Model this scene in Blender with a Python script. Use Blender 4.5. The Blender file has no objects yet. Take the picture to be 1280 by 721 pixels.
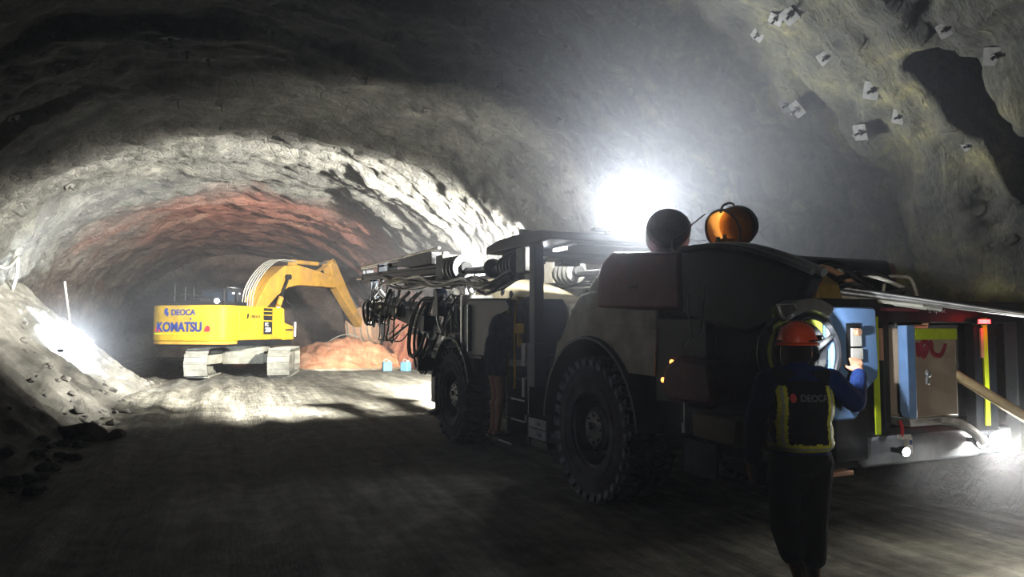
import bpy, bmesh, math, random
from mathutils import Vector, Matrix, noise, Quaternion
from mathutils.bvhtree import BVHTree
random.seed(7)
SC = bpy.context.scene
COL = SC.collection
PI = math.pi
V = Vector

# ------------------------------------------------------------------ materials
def nt_mat(name):
    m = bpy.data.materials.new(name); m.use_nodes = True
    nt = m.node_tree; b = nt.nodes['Principled BSDF']
    return m, nt, b

def mat(name, col, rough=0.6, metal=0.0, var=0.25, scale=6.0, bump=0.0, bscale=40.0, dust=None, dustamt=0.45, coat=0.0):
    """paint or metal with uneven wear and, optionally, clinging rock dust"""
    m, nt, b = nt_mat(name)
    N = nt.nodes; L = nt.links
    tc = N.new('ShaderNodeTexCoord')
    n1 = N.new('ShaderNodeTexNoise'); n1.inputs['Scale'].default_value = scale; n1.inputs['Detail'].default_value = 6
    n1.inputs['Roughness'].default_value = 0.65
    L.new(tc.outputs['Object'], n1.inputs['Vector'])
    r = N.new('ShaderNodeValToRGB')
    r.color_ramp.elements[0].position = 0.32; r.color_ramp.elements[1].position = 0.68
    c0 = [max(0, c * (1 - var)) for c in col]; c1 = [min(1, c * (1 + var)) for c in col]
    r.color_ramp.elements[0].color = (*c0, 1); r.color_ramp.elements[1].color = (*c1, 1)
    L.new(n1.outputs['Fac'], r.inputs['Fac'])
    out = r.outputs['Color']
    if dust:
        n2 = N.new('ShaderNodeTexNoise'); n2.inputs['Scale'].default_value = scale * 0.45; n2.inputs['Detail'].default_value = 8
        L.new(tc.outputs['Object'], n2.inputs['Vector'])
        mr = N.new('ShaderNodeMapRange'); mr.inputs['From Min'].default_value = 0.48; mr.inputs['From Max'].default_value = 0.72
        mr.inputs['To Max'].default_value = dustamt
        L.new(n2.outputs['Fac'], mr.inputs['Value'])
        mx = N.new('ShaderNodeMix'); mx.data_type = 'RGBA'
        L.new(mr.outputs['Result'], mx.inputs['Factor']); L.new(out, mx.inputs[6]); mx.inputs[7].default_value = (*dust, 1)
        out = mx.outputs[2]
    L.new(out, b.inputs['Base Color'])
    b.inputs['Roughness'].default_value = rough; b.inputs['Metallic'].default_value = metal
    b.inputs['Coat Weight'].default_value = coat
    if metal < .3: b.inputs['Specular IOR Level'].default_value = .22
    if bump:
        n3 = N.new('ShaderNodeTexNoise'); n3.inputs['Scale'].default_value = bscale; n3.inputs['Detail'].default_value = 5
        L.new(tc.outputs['Object'], n3.inputs['Vector'])
        bp = N.new('ShaderNodeBump'); bp.inputs['Strength'].default_value = bump; bp.inputs['Distance'].default_value = 0.02
        L.new(n3.outputs['Fac'], bp.inputs['Height']); L.new(bp.outputs['Normal'], b.inputs['Normal'])
    return m

def glow(name, col, strength):
    m, nt, b = nt_mat(name)
    b.inputs['Base Color'].default_value = (0.9, 0.9, 0.9, 1)
    b.inputs['Emission Color'].default_value = (*col, 1); b.inputs['Emission Strength'].default_value = strength
    return m

DUST = (0.42, 0.39, 0.32)
M = {}
M['dark'] = mat('dark_paint', (0.010, 0.013, 0.018), 0.5, 0, 0.4, 4, 0.15, 30, (0.06, 0.06, 0.055), 0.35)
M['navy'] = mat('navy_paint', (0.014, 0.022, 0.042), 0.5, 0, 0.3, 4, 0.1, 30, (0.06, 0.065, 0.07), 0.3)
M['oldplate'] = mat('rusty_plate', (.17, .165, .15), .75, 0, .35, 12, .2, 40, (.07, .06, .05), .7)
M['black'] = mat('black_rubber', (0.012, 0.012, 0.013), 0.55, 0, 0.3, 12, 0.2, 60)
M['hose'] = mat('hose_rubber', (0.02, 0.022, 0.025), 0.38, 0, 0.4, 14, 0.1, 60, (0.25, 0.25, 0.22), 0.35)
M['tyre'] = mat('tyre_rubber', (0.085, 0.08, 0.095), 0.8, 0, 0.3, 5, 0.35, 45, (0.30, 0.29, 0.27), 0.35)
M['lug'] = mat('dusty_tread', (0.30, 0.30, 0.31), 0.85, 0, 0.6, 16, 0.3, 60, (0.08, 0.08, 0.08), 0.8)
M['rim'] = mat('grey_rim', (0.075, 0.075, 0.085), 0.5, 0.4, 0.3, 7, 0.15, 40, (0.28, 0.27, 0.25), 0.4)
M['cream'] = mat('cream_panel', (0.66, 0.60, 0.44), 0.6, 0, 0.2, 5, 0.1, 30, (0.28, 0.25, 0.18), 0.5)
M['maroon'] = mat('maroon_panel', (0.19, 0.040, 0.055), 0.45, 0, 0.3, 4, 0.08, 30, (0.15, 0.13, 0.12), 0.35)
M['steel'] = mat('worn_steel', (0.42, 0.43, 0.44), 0.42, 0.75, 0.3, 9, 0.15, 40, DUST, 0.4)
M['white'] = mat('white_steel', (0.75, 0.73, 0.66), 0.5, 0, 0.15, 9, 0.1, 40, (0.35, 0.3, 0.22), 0.5)
M['grey'] = mat('grey_paint', (0.28, 0.30, 0.33), 0.5, 0.1, 0.25, 7, 0.1, 40, DUST, 0.3)
M['blue'] = mat('pale_blue_paint', (0.20, 0.36, 0.66), 0.4, 0, 0.12, 5, 0.06, 40, (0.35, 0.42, 0.5), 0.35)
M['beige'] = mat('beige_enclosure', (0.50, 0.40, 0.29), 0.5, 0, 0.1, 4, 0.05, 40, (0.36, 0.30, 0.24), 0.35)
M['reflect'] = mat('yellow_green_tape', (0.62, 0.78, 0.03), 0.35, 0, 0.1, 10)
M['tape'] = mat('yellow_vest_tape', (0.80, 0.80, 0.08), 0.45, 0, 0.15, 30, 0.2, 90)
M['silver'] = mat('silver_tape', (0.52, 0.55, 0.45), 0.4, 0.1, 0.15, 30)
M['exyellow'] = mat('excavator_yellow', (0.80, 0.49, 0.02), 0.5, 0, 0.15, 3, 0.12, 20, (0.35, 0.22, 0.06), 0.55)
M['boomyellow'] = mat('dusty_boom_yellow', (0.78, 0.42, 0.06), 0.55, 0, 0.2, 3, 0.15, 20, (0.50, 0.28, 0.14), 0.6)
M['clay_metal'] = mat('clay_caked_steel', (0.85, 0.52, 0.34), 0.8, 0, 0.15, 5, 0.4, 30, (0.62, 0.36, 0.24), 0.4)
M['track'] = mat('dusty_track_steel', (0.50, 0.49, 0.42), 0.8, 0, 0.3, 5, 0.4, 30, (0.25, 0.24, 0.2), 0.6)
M['frame'] = mat('dusty_frame', (0.42, 0.41, 0.34), 0.8, 0, 0.35, 4, 0.4, 25, (0.2, 0.2, 0.17), 0.6)
M['glass'] = mat('dark_cab_glass', (0.03, 0.05, 0.08), 0.12, 0, 0.2, 3)
M['letter'] = mat('blue_lettering', (0.02, 0.05, 0.28), 0.5, 0, 0.1)
M['letter_dark'] = mat('black_lettering', (0.02, 0.02, 0.02), 0.5, 0, 0.1)
M['letter_white'] = mat('white_lettering', (0.85, 0.85, 0.82), 0.5, 0, 0.1)
M['letter_grey'] = mat('grey_lettering', (0.14, 0.15, 0.17), 0.6, 0, 0.1)
M['red'] = mat('red_mark', (0.75, 0.05, 0.06), 0.5, 0, 0.15)
M['graffiti'] = mat('dark_red_spray', (0.30, 0.03, 0.05), 0.6, 0, 0.3, 25)
M['orange'] = mat('orange_plastic', (1.0, 0.55, 0.13), 0.45, 0, 0.15, 6, 0.05)
M['helmet'] = mat('orange_helmet', (0.85, 0.10, 0.025), 0.35, 0, 0.12, 14, 0.05, 40, (0.35, 0.12, 0.06), 0.4)
M['skin'] = mat('skin', (0.52, 0.27, 0.17), 0.55, 0, 0.12, 14, 0.15, 90)
M['hair'] = mat('black_hair', (0.012, 0.01, 0.01), 0.5, 0, 0.3, 60, 0.6, 200)
M['jacket'] = mat('navy_blue_work_cloth', (0.006, 0.022, 0.10), 0.85, 0, 0.25, 12, 0.5, 60)
M['vest'] = mat('black_vest_cloth', (0.008, 0.009, 0.012), 0.85, 0, 0.3, 12, 0.5, 50)
M['trousers'] = mat('black_trouser_cloth', (0.010, 0.011, 0.014), 0.9, 0, 0.3, 9, 0.5, 40)
M['navycloth'] = mat('dark_navy_cloth', (0.025, 0.035, 0.07), 0.9, 0, 0.25, 12, 0.5, 50)
M['wood'] = mat('pale_wood', (0.66, 0.50, 0.27), 0.7, 0, 0.25, 7, 0.3, 40)
M['pipe'] = mat('white_rod', (0.72, 0.70, 0.60), 0.5, 0.1, 0.25, 10, 0.1, 40, (0.3, 0.25, 0.15), 0.6)
M['copper'] = mat('copper_rod', (0.72, 0.40, 0.25), 0.5, 0.2, 0.2, 10)
M['ochre'] = mat('ochre_cover', (0.34, 0.22, 0.06), 0.6, 0, 0.35, 8, 0.3, 40)
M['lime'] = mat('lime_disc', (0.50, 0.55, 0.10), 0.5, 0, 0.2, 8)
M['ltblue'] = mat('light_blue_plastic', (0.25, 0.55, 0.85), 0.5, 0, 0.2, 14)
M['cable'] = mat('pale_cable', (0.55, 0.54, 0.48), 0.6, 0, 0.2, 10)
M['flap'] = mat('blue_grey_rubber', (0.06, 0.09, 0.11), 0.7, 0, 0.3, 6, 0.2)
M['lamp'] = glow('lamp_lens', (0.92, 0.96, 1.0), 60)
M['lampw'] = glow('small_lamp_lens', (1.0, 0.98, 0.9), 40)
M['led_red'] = glow('red_led_lens', (1.0, 0.02, 0.02), 12)
M['led_orange'] = glow('orange_indicator', (1.0, 0.25, 0.05), 6)
_m, _nt, _b = nt_mat('orange_translucent'); _b.inputs['Base Color'].default_value = (1.0, .5, .12, 1); _b.inputs['Roughness'].default_value = .5
_t = _nt.nodes.new('ShaderNodeBsdfTranslucent'); _t.inputs['Color'].default_value = (1.0, .62, .25, 1); _x = _nt.nodes.new('ShaderNodeMixShader'); _x.inputs[0].default_value = .85
_nt.links.new(_b.outputs[0], _x.inputs[1]); _nt.links.new(_t.outputs[0], _x.inputs[2]); _nt.links.new(_x.outputs[0], _nt.nodes['Material Output'].inputs['Surface']); M['orange'] = _m
M['strip_light'] = glow('cab_strip_light', (0.95, 0.97, 1.0), 5)
M['window_glow'] = glow('lit_cab_display', (1.0, 0.75, 0.7), 3)

# ------------------------------------------------------------------ mesh builder
class MB:
    def __init__(s): s.b = bmesh.new()
    def _xf(s, vs, mt): bmesh.ops.transform(s.b, matrix=mt, verts=vs)
    def box(s, c, size, rot=None):
        r = bmesh.ops.create_cube(s.b, size=1)
        mt = Matrix.Translation(V(c)) @ ((rot if rot else Matrix.Identity(3)).to_4x4()) @ Matrix.Diagonal((*size, 1))
        s._xf(r['verts'], mt); return s
    def box2(s, a, b):
        return s.box([(a[i] + b[i]) / 2 for i in range(3)], [abs(b[i] - a[i]) for i in range(3)])
    def beam(s, p0, p1, w, h, w1=None, h1=None, up=(0, 0, 1)):
        p0 = V(p0); p1 = V(p1); d = (p1 - p0).normalized(); up = V(up)
        x = d.cross(up)
        if x.length < 1e-4: x = d.cross(V((1, 0, 0)))
        x.normalize(); y = x.cross(d)
        w1 = w if w1 is None else w1; h1 = h if h1 is None else h1
        vs = []
        for p, ww, hh in ((p0, w, h), (p1, w1, h1)):
            for sx, sy in ((-1, -1), (1, -1), (1, 1), (-1, 1)):
                vs.append(s.b.verts.new(p + x * sx * ww / 2 + y * sy * hh / 2))
        f = s.b.faces.new
        f(vs[0:4][::-1]); f(vs[4:8])
        for i in range(4):
            j = (i + 1) % 4; f((vs[i], vs[j], vs[4 + j], vs[4 + i]))
        return s
    def lathe(s, prof, p0=(0, 0, 0), axis=(0, 0, 1), seg=24):
        """prof: list of (radius, height along axis)"""
        q = V((0, 0, 1)).rotation_difference(V(axis).normalized()); p0 = V(p0)
        rings = []
        for r, h in prof:
            if r < 1e-5: rings.append([s.b.verts.new(p0 + q @ V((0, 0, h)))])
            else: rings.append([s.b.verts.new(p0 + q @ V((r * math.cos(2 * PI * k / seg), r * math.sin(2 * PI * k / seg), h))) for k in range(seg)])
        for a, b in zip(rings, rings[1:]):
            for k in range(seg):
                k2 = (k + 1) % seg
                if len(a) == 1 and len(b) == 1: continue
                if len(a) == 1: s.b.faces.new((a[0], b[k], b[k2]))
                elif len(b) == 1: s.b.faces.new((a[k], b[0], a[k2]))
                else: s.b.faces.new((a[k], b[k], b[k2], a[k2]))
        return s
    def cyl(s, p0, p1, r0, r1=None, seg=16):
        p0 = V(p0); p1 = V(p1); L = (p1 - p0).length; r1 = r0 if r1 is None else r1
        return s.lathe([(0, 0), (r0, 0), (r1, L), (0, L)], p0, p1 - p0, seg)
    def tube(s, pts, r, seg=8, smooth=4, closed=False):
        pts = [V(p) for p in pts]
        if smooth > 1 and len(pts) > 2:
            q = []
            n = len(pts)
            rng = range(n) if closed else range(n - 1)
            for i in rng:
                p0 = pts[(i - 1) % n] if closed else pts[max(i - 1, 0)]; p1 = pts[i]; p2 = pts[(i + 1) % n]
                p3 = pts[(i + 2) % n] if closed else pts[min(i + 2, n - 1)]
                for k in range(smooth):
                    t = k / smooth
                    q.append(0.5 * ((2 * p1) + (-p0 + p2) * t + (2 * p0 - 5 * p1 + 4 * p2 - p3) * t * t + (-p0 + 3 * p1 - 3 * p2 + p3) * t ** 3))
            if not closed: q.append(pts[-1])
            pts = q
        n = len(pts); rings = []; prev = None
        for i, p in enumerate(pts):
            if closed: t = pts[(i + 1) % n] - pts[i - 1]
            else: t = pts[min(i + 1, n - 1)] - pts[max(i - 1, 0)]
            if t.length < 1e-7: t = V((0, 0, 1))
            t.normalize()
            if prev is None:
                x = t.cross(V((0, 0, 1)))
                if x.length < 0.1: x = t.cross(V((1, 0, 0)))
            else:
                x = prev - t * prev.dot(t)
                if x.length < 1e-5: x = t.cross(V((0, 1, 0.3)))
            x.normalize(); prev = x; y = t.cross(x)
            rr = r[min(i * len(r) // n, len(r) - 1)] if isinstance(r, (list, tuple)) else r
            rings.append([s.b.verts.new(p + (x * math.cos(2 * PI * k / seg) + y * math.sin(2 * PI * k / seg)) * rr) for k in range(seg)])
        m = n if closed else n - 1
        for i in range(m):
            a = rings[i]; b = rings[(i + 1) % n]
            for k in range(seg):
                k2 = (k + 1) % seg; s.b.faces.new((a[k], a[k2], b[k2], b[k]))
        if not closed:
            s.b.faces.new(rings[0][::-1]); s.b.faces.new(rings[-1])
        return s
    def torus(s, c, axis, R, r, seg=28, a0=0, a1=2 * PI, rseg=8):
        q = V((0, 0, 1)).rotation_difference(V(axis).normalized()); c = V(c)
        full = abs(a1 - a0 - 2 * PI) < 1e-3
        n = seg if full else seg + 1
        pts = [c + q @ V((R * math.cos(a0 + (a1 - a0) * k / seg), R * math.sin(a0 + (a1 - a0) * k / seg), 0)) for k in range(n)]
        return s.tube(pts, r, rseg, 1, full)
    def prism(s, poly, y0, y1, plane='xz'):
        """poly: outline in the xz (or xy / yz) plane, extruded along the third axis"""
        def P(a, b, c):
            return {'xz': (a, c, b), 'yz': (c, a, b), 'xy': (a, b, c)}[plane]
        A = [s.b.verts.new(P(a, b, y0)) for a, b in poly]; B = [s.b.verts.new(P(a, b, y1)) for a, b in poly]
        s.b.faces.new(A); s.b.faces.new(B[::-1])
        n = len(poly)
        for i in range(n):
            j = (i + 1) % n; s.b.faces.new((A[i], B[i], B[j], A[j]))
        return s
    def ball(s, c, r, sc=(1, 1, 1), sub=2, rot=None):
        x = bmesh.ops.create_icosphere(s.b, subdivisions=sub, radius=r)
        s._xf(x['verts'], Matrix.Translation(V(c)) @ ((rot if rot else Matrix.Identity(3)).to_4x4()) @ Matrix.Diagonal((*sc, 1))); return s
    def cap(s, p0, p1, r0, r1):
        """tapered limb segment with round ends"""
        p0 = V(p0); p1 = V(p1)
        s.ball(p0, r0, sub=2); s.ball(p1, r1, sub=2); s.cyl(p0, p1, r0, r1, 16); return s
    def build(s, name, m, parent=None, bev=0, ang=35, loc=None, flat=False):
        bmesh.ops.recalc_face_normals(s.b, faces=s.b.faces[:])
        me = bpy.data.meshes.new(name); s.b.to_mesh(me); s.b.free()
        me.materials.append(M[m] if isinstance(m, str) else m)
        if not flat:
            me.shade_smooth(); me.set_sharp_from_angle(angle=math.radians(ang))
        o = bpy.data.objects.new(name, me); COL.objects.link(o)
        if parent is not None: o.parent = parent
        if loc: o.location = loc
        if bev:
            bm = o.modifiers.new('bevel', 'BEVEL'); bm.width = bev; bm.segments = 2; bm.limit_method = 'ANGLE'; bm.angle_limit = math.radians(40)
        return o

def empty(name, loc, rz=0, label=None, cat=None, group=None):
    o = bpy.data.objects.new(name, None); COL.objects.link(o); o.location = loc; o.rotation_euler = (0, 0, rz)
    o.empty_display_size = 0.2
    return tag(o, label, cat, group)
def tag(o, label=None, cat=None, group=None, kind=None):
    if label: o['label'] = label
    if cat: o['category'] = cat
    if group: o['group'] = group
    if kind: o['kind'] = kind
    return o
def children(o): return [c for c in COL.objects if c.parent == o]
def copy_tree(o, parent=None):
    c = o.copy(); COL.objects.link(c); c.parent = parent
    for ch in children(o):
        copy_tree(ch, c)
    return c
def bake(o):
    """freeze modifiers into the mesh"""
    dg = bpy.context.evaluated_depsgraph_get()
    me = bpy.data.meshes.new_from_object(o.evaluated_get(dg)); o.modifiers.clear(); o.data = me; return o
def lettering(s, size, m, parent, loc, right, up, depth=0.004, fat=0.0, width=None, name='lettering'):
    cu = bpy.data.curves.new('t', 'FONT'); cu.body = s; cu.size = size; cu.extrude = depth; cu.offset = fat
    cu.align_x = 'CENTER'; cu.align_y = 'CENTER'
    t = bpy.data.objects.new('t', cu); COL.objects.link(t)
    dg = bpy.context.evaluated_depsgraph_get(); me = bpy.data.meshes.new_from_object(t.evaluated_get(dg))
    bpy.data.objects.remove(t)
    if width:
        xs = [v.co.x for v in me.vertices]; k = width / (max(xs) - min(xs))
        for v in me.vertices: v.co.x *= k
    right = V(right).normalized(); up = V(up).normalized(); n = right.cross(up)
    mt = Matrix.Translation(V(loc)) @ Matrix((right, up, n)).transposed().to_4x4()
    me.transform(mt); me.materials.clear(); me.materials.append(M[m])
    o = bpy.data.objects.new(name, me); COL.objects.link(o); o.parent = parent
    return o
def spot(name, loc, target, power, angle, col=(1, 1, 1), blend=0.4, size=0.05):
    l = bpy.data.lights.new(name, 'SPOT'); l.energy = power; l.spot_size = math.radians(angle); l.spot_blend = blend
    l.color = col; l.shadow_soft_size = size
    o = bpy.data.objects.new(name, l); COL.objects.link(o); o.location = loc
    o.rotation_euler = (V(target) - V(loc)).to_track_quat('-Z', 'Y').to_euler(); return o
def point(name, loc, power, col=(1, 1, 1), size=0.05):
    l = bpy.data.lights.new(name, 'POINT'); l.energy = power; l.color = col; l.shadow_soft_size = size
    o = bpy.data.objects.new(name, l); COL.objects.link(o); o.location = loc; return o

# ------------------------------------------------------------------ tunnel frame
TA = math.radians(21.5)
TV = V((-math.sin(TA), math.cos(TA), 0)); TU = V((math.cos(TA), math.sin(TA), 0))
def W(u, v, z): return TU * u + TV * v + V((0, 0, z))
U0, HW, SPR, CRN = 0.7, 6.0, 1.5, 4.45
def prof(a):
    """a 0..1 from the left foot over the crown to the right foot -> u, z and outward normal"""
    if a < 0.12:
        t = a / 0.12; return U0 - HW + 0.25 * (1 - t), -0.5 + (SPR + 0.5) * t, (-1.0, 0.0)
    if a > 0.88:
        t = (1 - a) / 0.12; return U0 + HW - 0.25 * (1 - t), -0.5 + (SPR + 0.5) * t, (1.0, 0.0)
    ph = PI * (1 - (a - 0.12) / 0.76)
    c, s = math.cos(ph), math.sin(ph)
    e = 0.94
    return U0 + HW * math.copysign(abs(c) ** e, c), SPR + CRN * abs(s) ** e, (c, s)
def frac(x): return x - math.floor(x)
def sm(a, b, x):
    t = min(1, max(0, (x - a) / (b - a))); return t * t * (3 - 2 * t)
def rockdisp(a, v):
    u, z, n = prof(a)
    P3 = V((u, v, z))
    wob = 0.7 * noise.noise(V((a * 5, v * 0.15, 3)))
    s = frac((v + wob + 0.4) / 2.35)
    d = 0.17 * s ** 1.3 * (1 - sm(0.90, 1.0, s))
    d += 0.26 * noise.noise(P3 * 0.33) + 0.16 * noise.noise(P3 * 0.85 + V((9, 0, 0)))
    near = sm(0.60, 0.80, a) * (1 - sm(12, 18, v))
    r = noise.ridged_multi_fractal(P3 * 0.9, 0.9, 2.2, 4, 1.0, 2.0)
    d += (0.05 + 0.09 * near) * (r - 1.1)
    d += (0.10 + .03 * near) * noise.fractal(P3 * 1.9, 0.75, 2.1, 5) + 0.045 * noise.fractal(V((u * 1.2, v * 5, z * 1.2)), .8, 2.1, 3)
    # deep groove carved in the near right haunch in place of a shadow band
    if .70 < a < .90 and v < 7:
        wv = .12 * noise.noise(V((a * 40, 1, 2)))
        q = v - (4.42 - (a - .755) * 3.6) - wv
        d += .60 * math.exp(-(q / .15) ** 4) * sm(.728, .742, a)
        q = v - (5.93 - abs(a - .74) * 3.8) + wv
        d += .16 * math.exp(-(q / .07) ** 2) * sm(.712, .722, a)
    return d
def tunpoint(a, v, extra=0.0):
    u, z, n = prof(a); d = rockdisp(a, v) + extra
    return W(u + n[0] * d, v, z + n[1] * d)

def rock_material():
    m, nt, b = nt_mat('sprayed_rock'); N = nt.nodes; L = nt.links
    g = N.new('ShaderNodeTexCoord')
    mp = N.new('ShaderNodeMapping'); mp.inputs['Rotation'].default_value = (0, 0, -TA)
    L.new(g.outputs['Object'], mp.inputs['Vector'])          # x = across, y = along the tunnel
    def nz(sc, det=6, rough=.6, vec=None, dist=0):
        n = N.new('ShaderNodeTexNoise'); n.inputs['Scale'].default_value = sc; n.inputs['Detail'].default_value = det
        n.inputs['Roughness'].default_value = rough; n.inputs['Distortion'].default_value = dist
        L.new(vec or mp.outputs['Vector'], n.inputs['Vector']); return n.outputs['Fac']
    def ramp(f, els):
        r = N.new('ShaderNodeValToRGB'); cr = r.color_ramp
        while len(cr.elements) < len(els): cr.elements.new(0.5)
        for e, (p, c) in zip(cr.elements, els): e.position = p; e.color = (*c, 1)
        L.new(f, r.inputs['Fac']); return r.outputs['Color']
    def mix(f, a, bb, mode='MIX'):
        x = N.new('ShaderNodeMix'); x.data_type = 'RGBA'; x.blend_type = mode
        if isinstance(f, float): x.inputs['Factor'].default_value = f
        else: L.new(f, x.inputs['Factor'])
        for i, q in ((6, a), (7, bb)):
            if isinstance(q, tuple): x.inputs[i].default_value = (*q, 1)
            else: L.new(q, x.inputs[i])
        return x.outputs[2]
    def mrange(f, a, bb, c=0., d=1.):
        x = N.new('ShaderNodeMapRange'); L.new(f, x.inputs['Value'])
        for k, q in (('From Min', a), ('From Max', bb), ('To Min', c), ('To Max', d)): x.inputs[k].default_value = q
        return x.outputs['Result']
    def math_(op, a, bb):
        x = N.new('ShaderNodeMath'); x.operation = op
        for i, q in ((0, a), (1, bb)):
            if isinstance(q, (int, float)): x.inputs[i].default_value = q
            else: L.new(q, x.inputs[i])
        return x.outputs[0]
    sep = N.new('ShaderNodeSeparateXYZ'); L.new(mp.outputs['Vector'], sep.inputs[0])
    # streaks drawn around the arch (thin along the tunnel)
    ms = N.new('ShaderNodeMapping'); ms.inputs['Scale'].default_value = (0.5, 2.6, 0.5); L.new(mp.outputs['Vector'], ms.inputs['Vector'])
    base = ramp(nz(0.9, 8, .65), [(0.25, (0.09, 0.09, 0.08)), (0.5, (0.2, 0.2, 0.175)), (0.72, (0.36, 0.35, 0.3))])
    base = mix(mrange(nz(1.6, 8, .7, ms.outputs['Vector']), .45, .65), base, (.13, .125, .12))
    base = mix(mrange(nz(7, 6, .7), .55, .75, 0, .7), base, (.46, .44, .38))
    base = mix(mrange(nz(3.3, 8, .75), .55, .66, 0, .85), base, (.045, .043, .04))
    # yellow-green sandstone on the near right haunch
    right = math_('MULTIPLY', mrange(sep.outputs[0], 2.5, 5.0), mrange(sep.outputs[1], 11., 6.))
    yel = ramp(nz(1.3, 8, .7), [(0.36, (.035, .036, .028)), (0.47, (.09, .085, .055)), (0.56, (.16, .145, .075)), (0.68, (.40, .35, .12))])
    base = mix(math_('MULTIPLY', right, .85), base, yel)
    # red clay seam deep in the heading
    band = math_('MULTIPLY', mrange(math_('ADD', sep.outputs[1], mrange(nz(.4, 4), 0, 1, -3, 3)), 23., 25.5), mrange(sep.outputs[1], 44., 34., .35, 1.))
    band = math_('MULTIPLY', band, mrange(math_('ADD', sep.outputs[0], mrange(nz(.5, 4), 0, 1, -3, 3)), -4.5, -.5, .15, 1.))
    red = ramp(nz(1.1, 8, .7, ms.outputs['Vector']), [(0.3, (.16, .055, .045)), (0.5, (.36, .13, .085)), (0.72, (.62, .33, .22))])
    base = mix(math_('MULTIPLY', band, .9), base, red)
    L.new(base, b.inputs['Base Color']); b.inputs['Roughness'].default_value = .85
    h = math_('ADD', math_('MULTIPLY', nz(2.5, 10, .7), 1.0), math_('MULTIPLY', nz(9, 8, .75, ms.outputs['Vector']), .5))
    vo = N.new('ShaderNodeTexVoronoi'); vo.inputs['Scale'].default_value = 4.0; vo.feature = 'DISTANCE_TO_EDGE'
    L.new(mp.outputs['Vector'], vo.inputs['Vector'])
    h = math_('ADD', h, math_('MULTIPLY', mrange(vo.outputs['Distance'], 0, .12), .12))
    bp = N.new('ShaderNodeBump'); bp.inputs['Strength'].default_value = 1.0; bp.inputs['Distance'].default_value = .16
    L.new(h, bp.inputs['Height']); L.new(bp.outputs['Normal'], b.inputs['Normal'])
    return m
M['rock'] = rock_material()

def ground_material(name, dark, mid, light, red=None):
    m, nt, b = nt_mat(name); N = nt.nodes; L = nt.links
    g = N.new('ShaderNodeTexCoord')
    mp = N.new('ShaderNodeMapping'); mp.inputs['Rotation'].default_value = (0, 0, -TA); L.new(g.outputs['Object'], mp.inputs['Vector'])
    st = N.new('ShaderNodeMapping'); st.inputs['Scale'].default_value = (2.2, .22, 1); L.new(mp.outputs['Vector'], st.inputs['Vector'])
    def nz(sc, vec, det=8, r=.68):
        n = N.new('ShaderNodeTexNoise'); n.inputs['Scale'].default_value = sc; n.inputs['Detail'].default_value = det; n.inputs['Roughness'].default_value = r
        L.new(vec, n.inputs['Vector']); return n.outputs['Fac']
    ra = N.new('ShaderNodeValToRGB'); cr = ra.color_ramp; cr.elements.new(.5)
    for e, (p, c) in zip(cr.elements, ((.34, dark), (.5, mid), (.66, light))): e.position = p; e.color = (*c, 1)
    a1 = nz(1.6, st.outputs['Vector']); a2 = nz(3.0, mp.outputs['Vector'])
    mm = N.new('ShaderNodeMath'); mm.operation = 'MULTIPLY_ADD'; mm.inputs[1].default_value = .55
    L.new(a1, mm.inputs[0]); m2 = N.new('ShaderNodeMath'); m2.operation = 'MULTIPLY'; m2.inputs[1].default_value = .45; L.new(a2, m2.inputs[0])
    L.new(m2.outputs[0], mm.inputs[2]); L.new(mm.outputs[0], ra.inputs['Fac'])
    L.new(ra.outputs['Color'], b.inputs['Base Color'])
    b.inputs['Roughness'].default_value = .85
    h = N.new('ShaderNodeMath'); h.operation = 'ADD'; L.new(nz(5, mp.outputs['Vector'], 10, .75), h.inputs[0]); L.new(nz(4, st.outputs['Vector']), h.inputs[1])
    bp = N.new('ShaderNodeBump'); bp.inputs['Strength'].default_value = .8; bp.inputs['Distance'].default_value = .07
    L.new(h.outputs[0], bp.inputs['Height']); L.new(bp.outputs['Normal'], b.inputs['Normal'])
    return m
M['ground'] = ground_material('dusty_tunnel_floor', (.07, .068, .056), (.30, .285, .235), (.70, .67, .56))
M['rubble'] = ground_material('pale_rubble', (.16, .16, .14), (.34, .33, .29), (.60, .58, .52))
M['redclay'] = ground_material('orange_clay', (.34, .15, .09), (.60, .29, .17), (.78, .50, .34))
M['stone'] = mat('grey_stone', (.36, .35, .32), .85, 0, .3, 5, .6, 14, (.5, .48, .42), .5)
M['brownstone'] = mat('brown_stone', (.30, .25, .19), .85, 0, .4, 4, .6, 14)

def surf(name, rows, m, kind='structure', parent=None):
    """rows: 2D list of points -> one mesh"""
    me = bpy.data.meshes.new(name); nr = len(rows); nc = len(rows[0])
    vs = [tuple(p) for r in rows for p in r]
    fs = [(i * nc + j, i * nc + j + 1, (i + 1) * nc + j + 1, (i + 1) * nc + j) for i in range(nr - 1) for j in range(nc - 1)]
    me.from_pydata(vs, [], fs); me.materials.append(M[m]); me.shade_smooth()
    o = bpy.data.objects.new(name, me); COL.objects.link(o)
    if kind: o['kind'] = kind
    if parent: o.parent = parent
    return o

def vlist():
    v = -6.0; out = []
    while v < 46:
        out.append(v); v += .25 if v < 2 else (.065 if v < 13 else (.10 if v < 30 else .2))
    out.append(46.0); return out
VL = vlist()
NA = 330
def strip(a0, a1):
    n = int(NA * (a1 - a0)); rows = []
    for i in range(n + 1):
        a = a0 + (a1 - a0) * i / n
        rows.append([tunpoint(a, v) for v in VL])
    return rows
surf('wall_left', strip(0, .27), 'rock')
surf('ceiling', strip(.27, .70), 'rock')
surf('wall_right', strip(.70, 1), 'rock')
rows = []
for i in range(61):
    t = i / 60; row = []
    for j in range(81):
        u = U0 - 6.6 + 13.2 * j / 80; z = -.4 + 7.4 * t
        row.append(W(u, 44.5 + .5 * noise.fractal(V((u * .5, z * .5, 1)), .8, 2, 4), z))
    rows.append(row)
surf('wall_back', rows, 'rock')

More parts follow.
